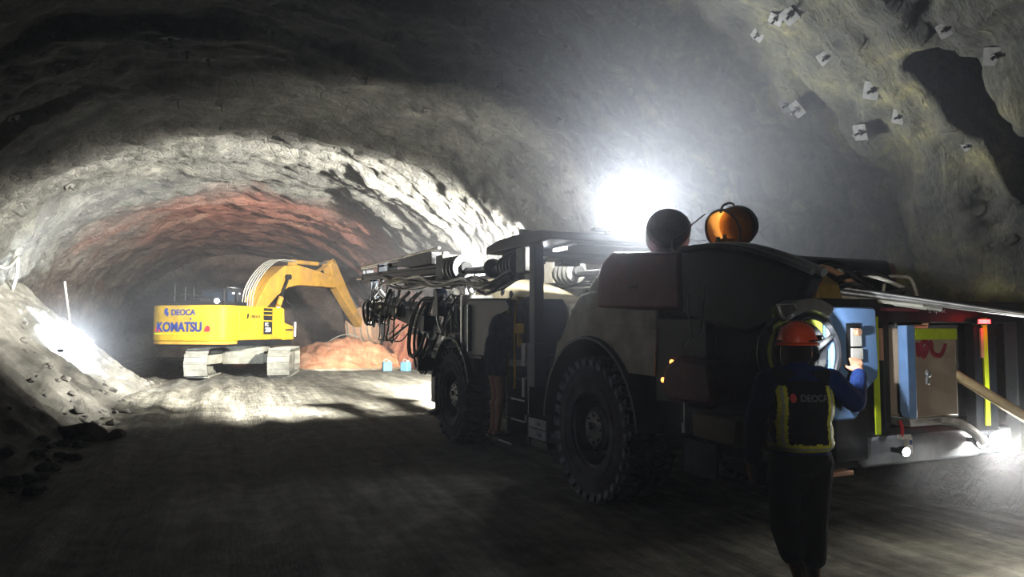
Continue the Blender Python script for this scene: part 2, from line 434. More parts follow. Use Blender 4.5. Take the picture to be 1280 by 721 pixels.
def floorz(u, v):
    g = .05 * noise.noise(V((u * .35, v * .2, 0))) + .018 * noise.fractal(V((u * 1.6, v * 1.1, 5)), .8, 2.1, 4)
    # wheel ruts
    w = .35 * noise.noise(V((v * .12, 0, 7)))
    for c, dpt in ((-2.6, .05), (-.9, .07), (.35, .05), (-1.7, .035), (1.2, .03)):
        x = (u - c - w * (1 + .3 * c)) / .28
        g -= dpt * math.exp(-x * x) * (.6 + .4 * noise.noise(V((v * .5, c, 0))))
        g += dpt * .5 * math.exp(-((abs(x) - 1.5) ** 2) * 3)
    g += .12 * sm(15, 21, v)
    g += .006 * math.sin(v * 24) * math.exp(-((u + .9 - w) / .3) ** 2)
    return g
us = [U0 - 6.4 + i * .07 for i in range(184)]
fv = []; v = -3.0
while v < 45.2: fv.append(v); v += .3 if v < 1 else (.06 if v < 14 else (.12 if v < 28 else .3))
surf('floor', [[W(u, v, floorz(u, v)) for v in fv] for u in us], 'ground')

# rubble bank against the left wall
def bankz(u, v):
    foot = -2.15 + .35 * noise.noise(V((v * .3, 2, 0))) + .35 * sm(14, 18, v) * (1 - sm(22, 24, v))
    t = max(0, (foot - u) / 3.2)
    z = 2.75 * t ** (1.25 - .25 * sm(18, 21, v)) * (1 - sm(23.2, 25.0, v)) * sm(3, 7, v)
    z += min(1, t * 6) * (.15 * noise.fractal(V((u * 1.5, v * 1.5, 1)), .7, 2.1, 6) + .12 * noise.noise(V((u * .8, v * .6, 4))))
    return z - .10 if t <= 0 else z - .06
rows = [[W(u, v, bankz(u, v) + floorz(u, v) * .3) for v in [5 + k * .09 for k in range(232)]] for u in [-6.3 + i * .07 for i in range(68)]]
tag(surf('rubble_bank', rows, 'rubble', None), 'long sloping bank of pale broken rubble along the left tunnel wall', 'rubble', kind='stuff')

# orange clay heap below the excavator bucket
rows = []
for i in range(170):
    row = []
    for j in range(90):
        x = -13.5 + i * .07; y = 26.6 + j * .095
        z = .90 * math.exp(-(((x + 6.9) / 2.1) ** 2 + ((y - 31.2) / 1.9) ** 2) * 1.1)
        z += .50 * math.exp(-(((x + 9.0) / 1.6) ** 2 + ((y - 29.5) / 1.0) ** 2))
        z += .45 * math.exp(-(((y - 30.5 + (x + 6) * .1) / 1.0) ** 2) * 1.3) * sm(-13.3, -12, x) * (1 - sm(-5.5, -3.5, x))
        z += .45 * math.exp(-(((x + 3.6) / 1.2) ** 2 + ((y - 33.4) / 1.0) ** 2))
        z += min(1, z * 2) * (.17 * noise.fractal(V((x * 1.5, y * 1.5, 3)), .65, 2.2, 6))
        row.append(V((x, y, z - .03)))
    rows.append(row)
tag(surf('clay_heap', rows, 'redclay', None), 'heap of orange clay spoil under the yellow excavator bucket', 'spoil heap', kind='stuff')

# ------------------------------------------------------------------ loose stones on the bank
def stone_mesh(k, m='stone'):
    b = bmesh.new(); bmesh.ops.create_icosphere(b, subdivisions=3, radius=1)
    for v in b.verts:
        n = v.co.normalized()
        v.co = n * (1 + .35 * noise.noise(n * 1.3 + V((k * 7.1, 0, 0))) + .12 * noise.noise(n * 3.5 + V((0, k * 3.3, 0))))
        for q in range(5):
            ax = V((math.sin(k * 3 + q * 2.1), math.cos(k * 1.7 + q * 1.3), math.sin(q * 2.9 + k))).normalized()
            dd = v.co.dot(ax) - .72
            if dd > 0: v.co -= ax * dd * .9
    me = bpy.data.meshes.new('stone'); b.to_mesh(me); b.free(); me.materials.append(M[m]); me.shade_smooth(); me.set_sharp_from_angle(angle=math.radians(28)); return me
SM = [stone_mesh(k) for k in range(6)]
def stone(me, u, v, s, z=None, sc=(1, .8, .6)):
    o = bpy.data.objects.new('stone', me); COL.objects.link(o)
    zz = max(bankz(u, v), floorz(u, v)) if z is None else z
    o.location = W(u, v, zz + s * .22); o.scale = (s * sc[0], s * sc[1], s * sc[2]); o.rotation_euler = (random.uniform(-.3, .3), random.uniform(-.3, .3), random.uniform(0, 6.28)); return o
for k in range(190):
    v = random.uniform(8.2, 24.0); f = random.random() ** 1.6
    u = -1.85 - f * 2.4 + random.uniform(-.15, .15)
    s = random.choice((.04, .05, .05, .07, .09, .12))
    tag(stone(SM[k % 6], u, v, s), 'loose grey stone on the rubble along the left wall', 'stone', 'loose stones along the left bank')
BR = stone_mesh(11, 'brownstone')
o = stone(BR, -1.95, 12.55, .27, sc=(1.3, .9, .75)); tag(o, 'large brown boulder at the foot of the left rubble bank', 'boulder')
o = stone(BR, -1.55, 12.5, .15, sc=(1.2, .9, .7)); o['label'] = 'smaller brown stone lying against the large brown boulder'; o['category'] = 'stone'

# ------------------------------------------------------------------ rock bolt plates
def bolt_plate(px, w):
    m = MB(); m.box((0, 0, .0), (w, w, .012)); m.build('plate', 'oldplate', px, .003)
    b = MB(); b.cyl((0, 0, .005), (0, 0, .12), .016, seg=8); b.lathe([(.0, .01), (.035, .01), (.035, .04), (0, .04)], seg=6); b.build('bolt', 'oldplate', px)

def place_bolts(lst):
    first = None
    for i, (a, v) in enumerate(lst):
        p = tunpoint(a, v); u, z, n = prof(a); nn = (TU * n[0] + V((0, 0, n[1]))) * -1
        tilt = V((random.uniform(-.25, .25), random.uniform(-.35, .1), random.uniform(-.2, .2)))
        nn = (nn + tilt).normalized()
        if first is None:
            e = empty('rock_bolt', (0, 0, 0)); bolt_plate(e, .19); first = e
        else: e = copy_tree(first)
        e.location = p + nn * .03; e.rotation_mode = 'QUATERNION'
        e.rotation_quaternion = V((0, 0, 1)).rotation_difference(nn) @ Quaternion((0, 0, 1), random.uniform(0, 1.5))
        k = random.uniform(.55, .95) if v < 9 else random.uniform(.8, 1.25); e.scale = (k, k * random.uniform(.8, 1), k)
        tag(e, 'square steel plate and rock bolt fixed to the rough tunnel roof', 'rock bolt', 'rock bolt plates on the tunnel roof')


place_bolts([(0.442, 11.26), (0.495, 11.06), (0.45, 12.06), (0.461, 12.16), (0.468, 14.0), (0.472, 14.13), (0.439, 14.26), (0.549, 13.61), (0.602, 12.56), (0.614, 13.13), (0.672, 9.89), (0.65, 6.98), (0.687, 5.44), (0.689, 5.3), (0.692, 5.94), (0.718, 5.42), (0.7, 6.64), (0.733, 6.15), (0.737, 6.01), (0.743, 5.18), (0.761, 5.11), (0.748, 4.05), (0.557, 16.75), (0.389, 18.89), (0.323, 19.14), (0.333, 13.58), (0.378, 12.08), (0.55, 11.64), (0.635, 8.32), (0.762, 5.52), (0.627, 10.27), (0.649, 14.63), (0.5, 17.46), (0.658, 13.04), (0.728, 4.2), (0.785, 4.68)])

# ================================================================== DRILLING RIG
# local frame: +x towards the booms, +y to the rig's left flank, origin on the ground under the near rear wheel
rig = empty('drilling_rig', (0.73, 7.03, 0), math.atan2(.913, -.408),
            'big dark tunnel drilling rig with roof canopy, large tyres and two long booms', 'drilling rig')
RZ = rig.rotation_euler.z
def R2W(p): return rig.location + Matrix.Rotation(RZ, 3, 'Z') @ V(p)

def wheel(x, y, side):
    """side +1: dished face towards +y"""
    R = .69
    prof_ = [(.36, .25), (.40, .262), (.52, .27), (.60, .262), (.645, .235), (.665, .16), (.67, 0), (.665, -.16), (.645, -.235), (.60, -.262), (.52, -.27), (.40, -.262), (.36, -.25)]
    m = MB(); m.lathe(prof_, (0, 0, 0), (0, 1, 0), 64)
    m.torus((0, .266, 0), (0, 1, 0), .47, .012, 48, rseg=6); m.torus((0, .262, 0), (0, 1, 0), .565, .008, 48, rseg=6)
    w = m.build('wheel', 'tyre', rig, loc=(x, y, R))
    m = MB()
    for k in range(30):
        for s in (1, -1):
            a = 2 * PI * (k + (.5 if s < 0 else 0)) / 30
            d = V((math.cos(a), 0, math.sin(a))); t = V((-d.z, 0, d.x))
            rot = Matrix((t, V((0, 1, 0)), d)).transposed()
            m.box(d * .672 + V((0, s * .145, 0)) + t * .0, (.088, .20, .052), rot @ Matrix.Rotation(.25 * s, 3, 'Z'))
            m.box(d * .640 + V((0, s * .252, 0)), (.082, .035, .09), rot @ Matrix.Rotation(s * -.35, 3, 'X'))
    m.build('tread', 'lug', w, .008)
    m = MB()
    for s in (1, -1):
        q = [(.365, .245 * s), (.385, .25 * s), (.385, .235 * s), (.345, .21 * s), (.33, .12 * s), (.30, .07 * s), (.0, .06 * s)]
        m.lathe(q, (0, 0, 0), (0, 1, 0), 48)
    m.lathe([(.375, .24), (.375, -.24)], (0, 0, 0), (0, 1, 0), 48)
    for k in range(12):
        a = 2 * PI * k / 12; m.cyl((.265 * math.cos(a), side * .05, .265 * math.sin(a)), (.265 * math.cos(a), side * .115, .265 * math.sin(a)), .018, seg=6)
    m.build('rim', 'rim', w)
    m = MB(); y1 = side
    m.lathe([(.215, .05 * y1), (.205, .16 * y1), (.17, .185 * y1), (.165, .20 * y1), (.0, .205 * y1)], (0, 0, 0), (0, 1, 0), 32)
    for k in range(8):
        a = 2 * PI * k / 8; m.cyl((.13 * math.cos(a), side * .19, .13 * math.sin(a)), (.13 * math.cos(a), side * .22, .13 * math.sin(a)), .014, seg=6)
    m.cyl((.05, side * .19, .02), (.05, side * .24, .02), .035, seg=8)
    m.build('hub', 'rim', w)
for x in (0, 4.05): wheel(x, -.27, 1)
for x in (0, 4.05): wheel(x, -2.23, -1)

m = MB(); m.box2((-1.9, -1.75, .55), (4.95, -.75, 1.02)); m.box2((-.25, -2.0, .48), (.25, -.5, .85)); m.box2((3.8, -2.0, .48), (4.3, -.5, .85))
m.box2((1.2, -2.25, .45), (2.9, -.35, .6)); m.cyl((1.9, -1.25, .4), (1.9, -1.25, 1.3), .3)
m.build('chassis', 'dark', rig, .02)
# mudguards
def arc(cx, cz, r, a0, a1, n=18): return [(cx + r * math.cos(math.radians(a0 + (a1 - a0) * k / n)), cz + r * math.sin(math.radians(a0 + (a1 - a0) * k / n))) for k in range(n + 1)]
def fender(cx, r, a0, a1, y0, y1, mt='dark'):
    m = MB(); poly = arc(cx, .69, r, a0, a1) + arc(cx, .69, r - .035, a1, a0)
    m.prism(poly, y0, y1); return m.build('mudguard', mt, rig, .006)
fender(0, .90, 2, 176, -.62, .03)
fender(0, .90, 2, 176, -2.52, -1.85)
# side skirts around the near wheel
m = MB(); m.prism(arc(0, .69, .90, 20, 140, 16) + [(-1.08, 1.26), (-1.12, 1.66), (.1, 1.72), (.66, 1.52)], -.10, -.02)
m.build('wheel_arch_panel', 'cream', rig, .01)
# cream engine side cover with a sloping front edge
m = MB(); m.prism([(.66, 1.50), (.36, 1.86), (.20, 2.0), (-.02, 2.03), (-.60, 1.99), (-1.10, 1.94), (-1.12, 1.60), (.1, 1.60)], -.60, -.03)
m.build('side_cover', 'cream', rig, .025)
m = MB(); m.prism([(.62, 1.3), (.44, 1.88), (.1, 2.1), (-1.1, 2.0), (-1.1, 1.2)], -2.45, -.62)
m.build('engine_cover', 'grey', rig, .03)
# one engine hood: its light and haze painted in as maroon front, black rear
m = MB(); m.prism([(-.22, 1.86), (-.24, 2.15), (-.33, 2.29), (-.50, 2.36), (-1.5, 2.27), (-1.5, 1.80), (-.9, 1.82)], -2.45, .03)
m.build('hood', 'maroon', rig, .035)
m = MB()
for i in range(5): m.box((-.78 - i * .03, .036, 2.02), (.012, .006, .02))
m.build('badge', 'white', rig)
m = MB(); m.prism([(-1.5, 1.78), (-1.5, 2.27), (-1.9, 2.25), (-2.20, 2.20), (-2.55, 2.09), (-2.80, 1.99), (-2.62, 1.72), (-2.2, 1.62), (-1.8, 1.70)], -.12, .02); m.prism([(-1.5, 1.78), (-1.5, 2.27), (-1.85, 2.24), (-1.95, 1.9), (-1.95, 1.78)], -1.9, -.12)
m.build('rear_hood', 'dark', rig, .03)
m = MB(); m.tube([(-1.5, .0, 2.285), (-1.9, .0, 2.27), (-2.22, .0, 2.215), (-2.56, .0, 2.105), (-2.8, .0, 2.01)], .022)
m.tube([(-1.5, -.10, 2.29), (-1.9, -.10, 2.275), (-2.22, -.10, 2.22), (-2.56, -.10, 2.11), (-2.8, -.10, 2.01)], .03)
m.build('hood_edge', 'grey', rig)
# flank below the hood
m = MB(); m.box2((-2.5, -.85, .80), (-.98, -.14, 1.80)); m.box2((-1.02, -.8, .62), (-.93, -.2, 1.3))
m.build('flank_panel', 'dark', rig, .03)
m = MB(); m.box2((-1.75, -.13, 1.05), (-1.08, -.03, 1.75)); m.build('service_door', 'dark', rig, .02)
for p in ((-1.33, -.02, 1.39), (-1.21, -.02, 1.24)):
    mm = MB(); mm.lathe([(.02, 0), (.02, .012), (0, .016)], p, (0, 1, 0), 12); mm.build('indicator_light', 'led_orange', rig)
# oil tank, valve box, mud flap below the flank
m = MB(); m.prism([(-1.28, 1.2), (-1.32, 1.36), (-1.5, 1.45), (-1.86, 1.42), (-1.92, 1.16), (-1.86, 1.08), (-1.36, 1.08)], -.5, .06)
m.build('oil_tank', 'maroon', rig, .04)
m = MB(); m.prism([(-1.62, .84), (-1.62, 1.02), (-2.12, 1.02), (-2.10, .82)], -.4, .02); m.build('valve_box', 'beige', rig, .02)
m = MB(); m.box((-1.55, 0.03, 1.0), (.018, .018, .26)); m.cyl((-1.55, .03, .86), (-1.55, .03, .93), .025, seg=8); m.build('drain_pipe', 'steel', rig)
m = MB(); m.box((-1.60, -.08, .66), (.38, .03, .26)); m.build('mud_flap', 'flap', rig, .005)
# loose cords hanging down the flank
for pts in ([(-1.64, .05, 1.93), (-1.66, .07, 1.78), (-1.68, .06, 1.60), (-1.62, .07, 1.52)], [(-1.83, .05, 1.98), (-1.84, .08, 1.8), (-1.80, .07, 1.66), (-1.70, .07, 1.55)]):
    mm = MB(); mm.tube(pts, .006, 6); mm.build('cord', 'cable', rig)

# ---- roof canopy
def roofpoly(): return [(2.52, 2.62), (2.50, 2.72), (2.10, 2.77), (1.3, 2.77), (.9, 2.74), (.68, 2.70), (.68, 2.62), (1.2, 2.61)]
m = MB(); m.prism(roofpoly(), -2.3, .05); m.box2((1.75, -2.1, 2.54), (2.35, -.1, 2.64)); m.box2((.8, -2.1, 2.58), (1.1, -.35, 2.66))
for y in (-.4, -.9): m.box((2.05, y, 2.51), (.22, .28, .08))
m.build('canopy_roof', 'dark', rig, .02)
for x, y in ((1.28, -.08), (1.28, -2.15), (.80, -2.15)):
    mm = MB(); mm.box2((x - .075, y - .06, 1.0), (x + .075, y + .06, 2.66)); mm.box2((x - .10, y - .075, 1.0), (x + .10, y + .075, 1.5)); mm.build('canopy_post', 'navy', rig, .012)
m = MB(); m.box((1.02, -.25, 2.555), (.26, .05, .035)); m.build('cab_light', 'strip_light', rig)
# operator station under the roof
m = MB(); m.prism([(.80, 1.3), (.95, 1.7), (.92, 2.08), (.72, 2.12), (.55, 1.95), (.35, 1.9), (.35, 1.3)], -1.2, -.62); m.box2((.9, -1.6, 1.3), (1.25, -.5, 1.9))
m.build('control_console', 'dark', rig, .03)
m = MB(); m.prism([(1.05, 2.16), (.98, 2.22), (.75, 2.36), (.40, 2.42), (.12, 2.36), (.02, 2.22), (.10, 2.06), (.95, 2.06)], -1.25, -.65); m.build('seat_back', 'grey', rig, .03)
m = MB(); m.prism([(.20, 2.02), (.0, 2.18), (-.28, 2.22), (-.3, 2.0)], -.6, -.1); m.build('air_filter', 'cream', rig, .03)
# the two roof floodlights that face the camera
LP = ((.72, -.66), (.70, -.93))
for x, y in LP:
    mm = MB(); ax = V((-1, .12, -.02)).normalized(); c = V((.66, y, 2.85))
    mm.lathe([(0, -.10), (.055, -.10), (.09, -.04), (.10, 0), (.10, .02), (.088, .02)], c, ax, 24); mm.beam(c - V((-.04, 0, .0)), c - V((-.04, 0, .14)), .03, .02)
    fl = mm.build('floodlight', 'dark', rig)
    mm = MB(); mm.lathe([(.086, .012), (.06, .02), (0, .022)], c, ax, 24); mm.build('lamp_lens', 'lamp', fl)
m = MB(); m.box((.72, -.80, 2.755), (.10, .6, .03)); m.build('light_bracket', 'dark', rig)
# forward facing roof floodlights
for y, zz in ((-.35, 2.80), (-1.25, 2.80), (-2.0, 2.80)):
    mm = MB(); c = V((2.50, y, zz)); ax = V((1, 0, -.15)).normalized()
    mm.box(c, (.07, .17, .13)); mm.beam(c, (2.46, min(y, .02), 2.70), .03, .03); fl = mm.build('floodlight', 'dark', rig)
    mm = MB(); mm.box(c + V((.037, 0, 0)), (.006, .15, .11)); mm.build('lamp_lens', 'lampw', fl)
# drums standing on the hood
m = MB(); ax = V((-.75, .5, .25)).normalized(); c = V((-.75, -.42, 2.53))
m.lathe([(0, -.14), (.15, -.14), (.19, -.11), (.19, .10), (.17, .14), (.10, .15), (0, .15)], c, ax, 28); m.box2((-.85, -.5, 2.28), (-.65, -.34, 2.38))
fl = m.build('siren_drum', 'grey', rig)
m = MB()
for k in range(5): m.torus(c + ax * (-.11 + k * .05), ax, .194, .008, 28, rseg=6)
m.build('drum_ring', 'steel', fl)
m = MB(); ax = V((.14, -.94, .30)).normalized(); c = V((-1.42, -.58, 2.50))
m.lathe([(.165, -.12), (.172, -.13), (.178, -.12), (.168, 0), (.165, .07), (.155, .08), (.158, 0), (.165, -.12)], c, ax, 28); m.box((-1.42, -.5, 2.34), (.12, .1, .12))
m.lathe([(.152, .02), (.12, .035), (0, .04)], c, ax, 28)
od = m.build('orange_drum', 'orange', rig)
m = MB(); m.lathe([(.168, .07), (.168, .10), (.15, .15), (.09, .17), (0, .17)], c, ax, 28); m.build('end_cap', 'dark', od)
m = MB(); q = V((0, 0, 1)).rotation_difference(ax)
for a in (0.3, 1.4, 2.5, 3.6, 4.7, 5.8):
    d = q @ V((math.cos(a), math.sin(a), 0)); m.beam(c + ax * .17, c + ax * .20 + d * .07, .02, .02); m.ball(c + ax * .20 + d * .07, .02, sub=1)
m.build('valve_handle', 'white', od)
m = MB(); m.torus(c - ax * .125, ax, .176, .009, 28, rseg=6); m.torus(c + ax * .07, ax, .168, .008, 28, rseg=6)
d = q @ V((.7, .7, 0)); m.tube([c - ax * .12 + V((0, .02, .15)), c - ax * .08 + V((0, .03, .2)), c + ax * .02 + V((0, .03, .2)), c + ax * .06 + V((0, .02, .16))], .01)
for k in (-.06, .02): m.box(c + ax * k + V((.0, .1, -.12)), (.02, .025, .1))
m.build('drum_handle', 'white', od)
m = MB(); m.tube([(-1.30, -.40, 2.62), (-1.12, -.35, 2.52), (-1.0, -.33, 2.46), (-.93, -.33, 2.44), (-.94, -.33, 2.30)], .006, 6); m.build('lamp_cord', 'cable', rig)

# ---- left side between the wheels: tank, steps, rails, rating plates
m = MB(); m.prism([(1.95, 1.28), (1.95, 1.95), (2.05, 2.04), (3.35, 2.09), (3.60, 2.0), (3.62, 1.28)], -.85, -.04); m.build('front_tank', 'navy', rig, .03)
m = MB(); m.box2((3.30, -.05, 1.35), (3.33, .0, 2.0)); m.box2((3.6, -.5, 1.3), (3.66, -.02, 2.15)); m.build('tank_edge', 'steel', rig)
m = MB(); m.torus((3.62, -.01, 1.50), (0, 1, 0), .13, .02, 20, 0, PI); m.build('grab_handle', 'white', rig)
m = MB(); m.prism([(1.9, 1.5), (1.95, 2.0), (2.9, 2.06), (4.7, 2.48), (5.3, 2.5), (5.45, 2.2), (5.3, 1.5)], -1.85, -.9)
for i in range(3): pass
fh = m.build('front_hood', 'cream', rig, .06)
for i in range(3):
    mm = MB(); mm.lathe([(.05, 0), (.05, .02), (.035, .02), (.035, .0)], (4.45 - i * .32, -.90, 2.30 - i * .055), (0, 1, 0), 16); mm.lathe([(0, .004), (.036, .004)], (4.45 - i * .32, -.90, 2.30 - i * .055), (0, 1, 0), 16)
    mm.build('port_hole', 'dark', fh)
m = MB(); m.box2((2.9, -.95, 1.25), (5.85, -.05, 1.31)); m.box2((3.2, -.12, 1.05), (3.5, -.05, 1.25)); m.box2((3.25, -.95, 1.0), (5.1, -.55, 1.25)); m.build('front_platform', 'dark', rig, .01)
fender(4.05, .86, 15, 165, -.60, .02)
m = MB(); m.box2((3.55, -1.3, 1.05), (5.2, -.5, 1.45)); m.build('axle_cover', 'cream', rig, .03)
m = MB(); m.prism([(1.0, .42), (1.0, 1.30), (1.08, 1.34), (2.0, 1.34), (2.7, 1.28), (2.7, .62), (2.3, .52)], -.95, -.35); m.build('belly_tank', 'dark', rig, .03)
m = MB()
for z, x0, x1 in ((.36, 1.35, 2.25), (.60, 1.42, 2.0), (.84, 1.42, 2.0), (1.08, 1.42, 2.0)):
    m.box2((x0, -.34, z - .02), (x1, -.02 if z > .4 else .16, z))
m.box2((1.38, -.32, .34), (1.42, -.03, 1.2)); m.box2((2.0, -.32, .34), (2.04, -.03, 1.2))
m.build('step_ladder', 'dark', rig, .004)
m = MB()
for z in (.36, .60, .84): m.box((1.62, .0 if z > .4 else .165, z - .008), (.36, .012, .018))
m.build('step_edge', 'white', rig)
m = MB(); m.tube([(1.75, -.02, .95), (1.75, -.02, 1.75), (1.75, -.06, 2.0), (1.95, -.1, 2.03), (2.25, -.12, 2.03)], .016); m.tube([(1.95, -.02, .95), (1.95, -.02, 1.9)], .016)
m.box((1.95, -.12, 2.03), (.42, .05, .03)); m.build('handrail', 'exyellow', rig)
m = MB(); m.box2((1.58, -.06, 1.60), (1.68, .02, 1.72)); m.box2((1.60, -.05, 1.45), (1.66, .0, 1.6)); m.build('valve_block', 'exyellow', rig, .01)
m = MB(); m.box((1.50, -.02, 1.36), (.10, .02, .26)); m.box((1.50, -.02, .98), (.07, .02, .22)); m.build('side_plate', 'white', rig, .003)
m = MB()
for k in range(3): m.cyl((1.62 + k * .13, -.15, 1.3), (1.62 + k * .13, -.15, 1.95 - k * .1), .045, seg=12)
m.ball((1.62, -.15, 1.97), .08); m.build('hydraulic_filter', 'dark', rig)
for z in (.615, .50):
    mm = MB(); mm.box((1.08, .01, z), (.44, .012, .105)); pl = mm.build('rating_plate', 'grey', rig, .002)
    lettering('40-2' if z > .6 else '0-56', .06, 'letter_dark', pl, (1.02, .018, z), (-1, 0, 0), (0, 0, 1), .001)
m = MB(); m.box2((1.32, -.04, .60), (1.40, .02, .68)); m.box2((.9, -.5, .35), (1.3, -.02, .42)); m.build('plate_bracket', 'dark', rig)
# stabiliser jack in front of the far wheel
for y in (-.12, -2.4):
    mm = MB(); mm.box2((4.85, y - .09, .50), (5.05, y + .09, 1.3)); mm.box2((4.9, y - .35, 1.0), (5.0, y + .35, 1.2)); jk = mm.build('stabiliser_jack', 'dark', rig, .01)
    mm = MB(); mm.cyl((4.95, y, .36), (4.95, y, .6), .05); mm.lathe([(0, .30), (.17, .30), (.16, .35), (.06, .40), (0, .40)], (4.95, y, 0), (0, 0, 1), 20); mm.build('jack_foot', 'dark', jk)
# boom mounting block
m = MB(); m.box2((4.9, -2.0, 1.0), (5.5, -.5, 1.6)); m.cyl((5.4, -.55, 1.0), (5.4, -.55, 1.9), .16); m.cyl((5.4, -1.9, 1.0), (5.4, -1.9, 1.9), .16); m.build('boom_mount', 'dark', rig, .03)

# ---- booms with their drilling feeds
def boom(ya, yb, side, tilt, hoses):
    """ya: lateral place at the mount, yb: at the tip"""
    rr = random.Random(int(ya * 100) + 5)
    def L(x, z, dy=0.0):
        t = (x - 4.0) / 6.0; return V((x, ya + (yb - ya) * t + dy, z + tilt * (x - 5)))
    m = MB()
    # main boom tube, telescopes forward below the feed
    m.beam(L(5.2, 1.75), L(7.2, 2.02), .24, .26); m.beam(L(7.0, 2.0), L(8.6, 2.12), .17, .18)
    m.lathe([(.0, -.18), (.15, -.18), (.15, .18), (0, .18)], L(8.7, 2.12), (0, 0, 1), 18)
    m.lathe([(.0, -.16), (.17, -.16), (.17, .16), (0, .16)], L(7.3, 2.08), (0, 1, 0), 18)
    m.lathe([(.0, -.14), (.14, -.14), (.14, .14), (0, .14)], L(6.4, 2.02), (0, 1, 0), 18)
    bo = m.build('boom', 'dark', rig, .01)
    m = MB(); m.cyl(L(5.1, 1.55, .0), L(6.1, 1.75, 0), .07, seg=14); m.cyl(L(6.1, 1.75), L(6.9, 1.92), .035, seg=12)
    m.cyl(L(8.0, 2.25), L(8.9, 2.55), .05, seg=12); m.cyl(L(7.6, 1.98, .2), L(9.1, 2.15, .2), .05, seg=12); m.build('hydraulic_cylinder', 'steel', bo)
    m = MB(); m.lathe([(0, -.25), (.12, -.24), (.15, -.1), (.15, .1), (.10, .2), (0, .22)], L(7.9, 2.06, .16), (1, 0, .1), 20); m.lathe([(0, -.2), (.1, -.2), (.13, 0), (.1, .2), (0, .2)], L(6.7, 2.0, .16), (1, 0, .1), 20)
    m.box(L(7.3, 2.0, .2), (.5, .08, .16)); m.build('boom_actuator', 'cream', bo)
    # feed beam
    m = MB()
    m.beam(L(4.2, 2.55), L(9.95, 2.79), .16, .10); m.beam(L(4.2, 2.63, .06), L(9.95, 2.87, .06), .025, .05); m.beam(L(4.2, 2.63, -.06), L(9.95, 2.87, -.06), .025, .05)
    m.beam(L(4.6, 2.46), L(8.0, 2.60), .10, .06)
    for x in (9.5, 9.82): m.box(L(x, 2.88 - (9.8 - x) * .04), (.10, .16, .16))
    m.box(L(8.3, 2.90), (.16, .22, .22)); m.box(L(7.6, 2.86), (.1, .18, .16))
    m.beam(L(9.3, 2.72), L(9.1, 2.25), .08, .14); m.beam(L(9.0, 2.70), L(8.6, 2.2), .10, .08); m.beam(L(8.4, 2.66), L(8.9, 2.16), .06, .06)
    fe = m.build('drill_feed', 'dark', rig, .006)
    m = MB(); m.beam(L(4.9, 2.80), L(6.4, 2.86), .20, .20); m.beam(L(6.3, 2.86), L(7.0, 2.89), .14, .13); m.cyl(L(6.9, 2.88), L(7.5, 2.90), .05, seg=12); m.build('rock_drill', 'grey', fe, .015)
    m = MB(); m.cyl(L(6.9, 2.90), L(10.2, 3.03), .019, seg=8); m.cyl(L(4.5, 2.92, .1), L(9.8, 3.02, .1), .022, seg=8); m.cyl(L(9.8, 2.78, .08), L(10.3, 2.80, .08), .03, seg=8); m.build('drill_rod', 'steel', fe)
    # white clamp box with fins of the hose sheaves
    m = MB(); m.box(L(4.42, 2.60), (.36, .26, .40)); m.box(L(4.5, 2.83), (.1, .1, .06)); m.build('clamp_box', 'white', fe, .02)
    m = MB()
    for k in range(4):
        c = L(4.12 - k * .15, 2.57 - k * .005); m.lathe([(.09, -.02), (.19, -.012), (.19, .012), (.09, .02)], c, (1, .15, .1), 24)
    m.build('hose_sheave', 'steel', fe); m = MB(); m.cyl(L(4.25, 2.58), L(3.55, 2.54), .085); m.build('sheave_core', 'dark', fe)
    m = MB(); m.box(L(1.56, 2.50), (.24, .22, .36)); m.build('clamp_box', 'white', fe, .02)
    m = MB()
    for k in range(5):
        c = L(1.80 + k * .11, 2.46 - k * .005); m.lathe([(.07, -.015), (.165 - k * .008, -.01), (.165 - k * .008, .01), (.07, .015)], c, (1, .25, .1), 24)
    m.build('hose_sheave', 'steel', fe); m = MB(); m.cyl(L(1.7, 2.47), L(2.7, 2.44), .06); m.ball(L(2.62, 2.46), .13); m.build('sheave_core', 'grey', fe)
    # rear boom tube joining the two sheave packs
    m = MB(); m.cyl(L(3.6, 2.50), L(2.6, 2.44), .05, seg=12); m.build('feed_extension', 'grey', fe)
    # hoses
    for k in range(hoses):
        dy = rr.uniform(-.16, .2); z0 = rr.uniform(-.05, .1)
        pts = [L(1.8, 2.30 + z0, dy * .5), L(2.6, 2.18 + rr.uniform(-.08, .1), dy), L(3.4, 2.36 + rr.uniform(-.12, .05), dy), L(4.3, 2.36 + rr.uniform(-.08, .04), dy * 1.2), L(5.3, 2.46 + rr.uniform(-.1, .1), dy), L(6.6, 2.50 + rr.uniform(-.12, .1), dy), L(7.6 + rr.uniform(-.4, .8), 2.62 + rr.uniform(-.1, .1), dy * .6)]
        mm = MB(); mm.tube(pts, rr.choice((.014, .018, .022)), 6); mm.build('hose', 'hose' if k % 3 else 'steel', fe)
    for k in range(9 if side > 0 else 2):
        dy = rr.uniform(-.05, .3); x = 6.0 + k * .30
        pts = [L(x - .5, 2.35 + rr.uniform(-.15, .1), dy), L(x - .1, 2.12 + rr.uniform(-.2, .1), dy + .06), L(x + .3, 1.95 + rr.uniform(-.25, .2), dy), L(x + .8, 2.10 + rr.uniform(-.25, .2), dy + .04), L(x + .9, 2.5 + rr.uniform(-.15, .15), dy * .5)]
        mm = MB(); mm.tube(pts, rr.choice((.018, .024, .03)), 6); mm.build('hose', 'hose', bo)
    # big hanging loops below the boom head
    for k in range(7 if side > 0 else 2):
        x = 8.0 + rr.uniform(-.7, .4); R = rr.uniform(.18, .30)
        mm = MB(); mm.torus(L(x, 1.98 + rr.uniform(-.05, .06), .1 + .04 * k), (rr.uniform(-.25, .25), 1, rr.uniform(-.2, .2)), R, .028, 26, PI * .75, PI * 2.25, 7); mm.build('hose', 'hose' if k % 2 else 'black', bo)
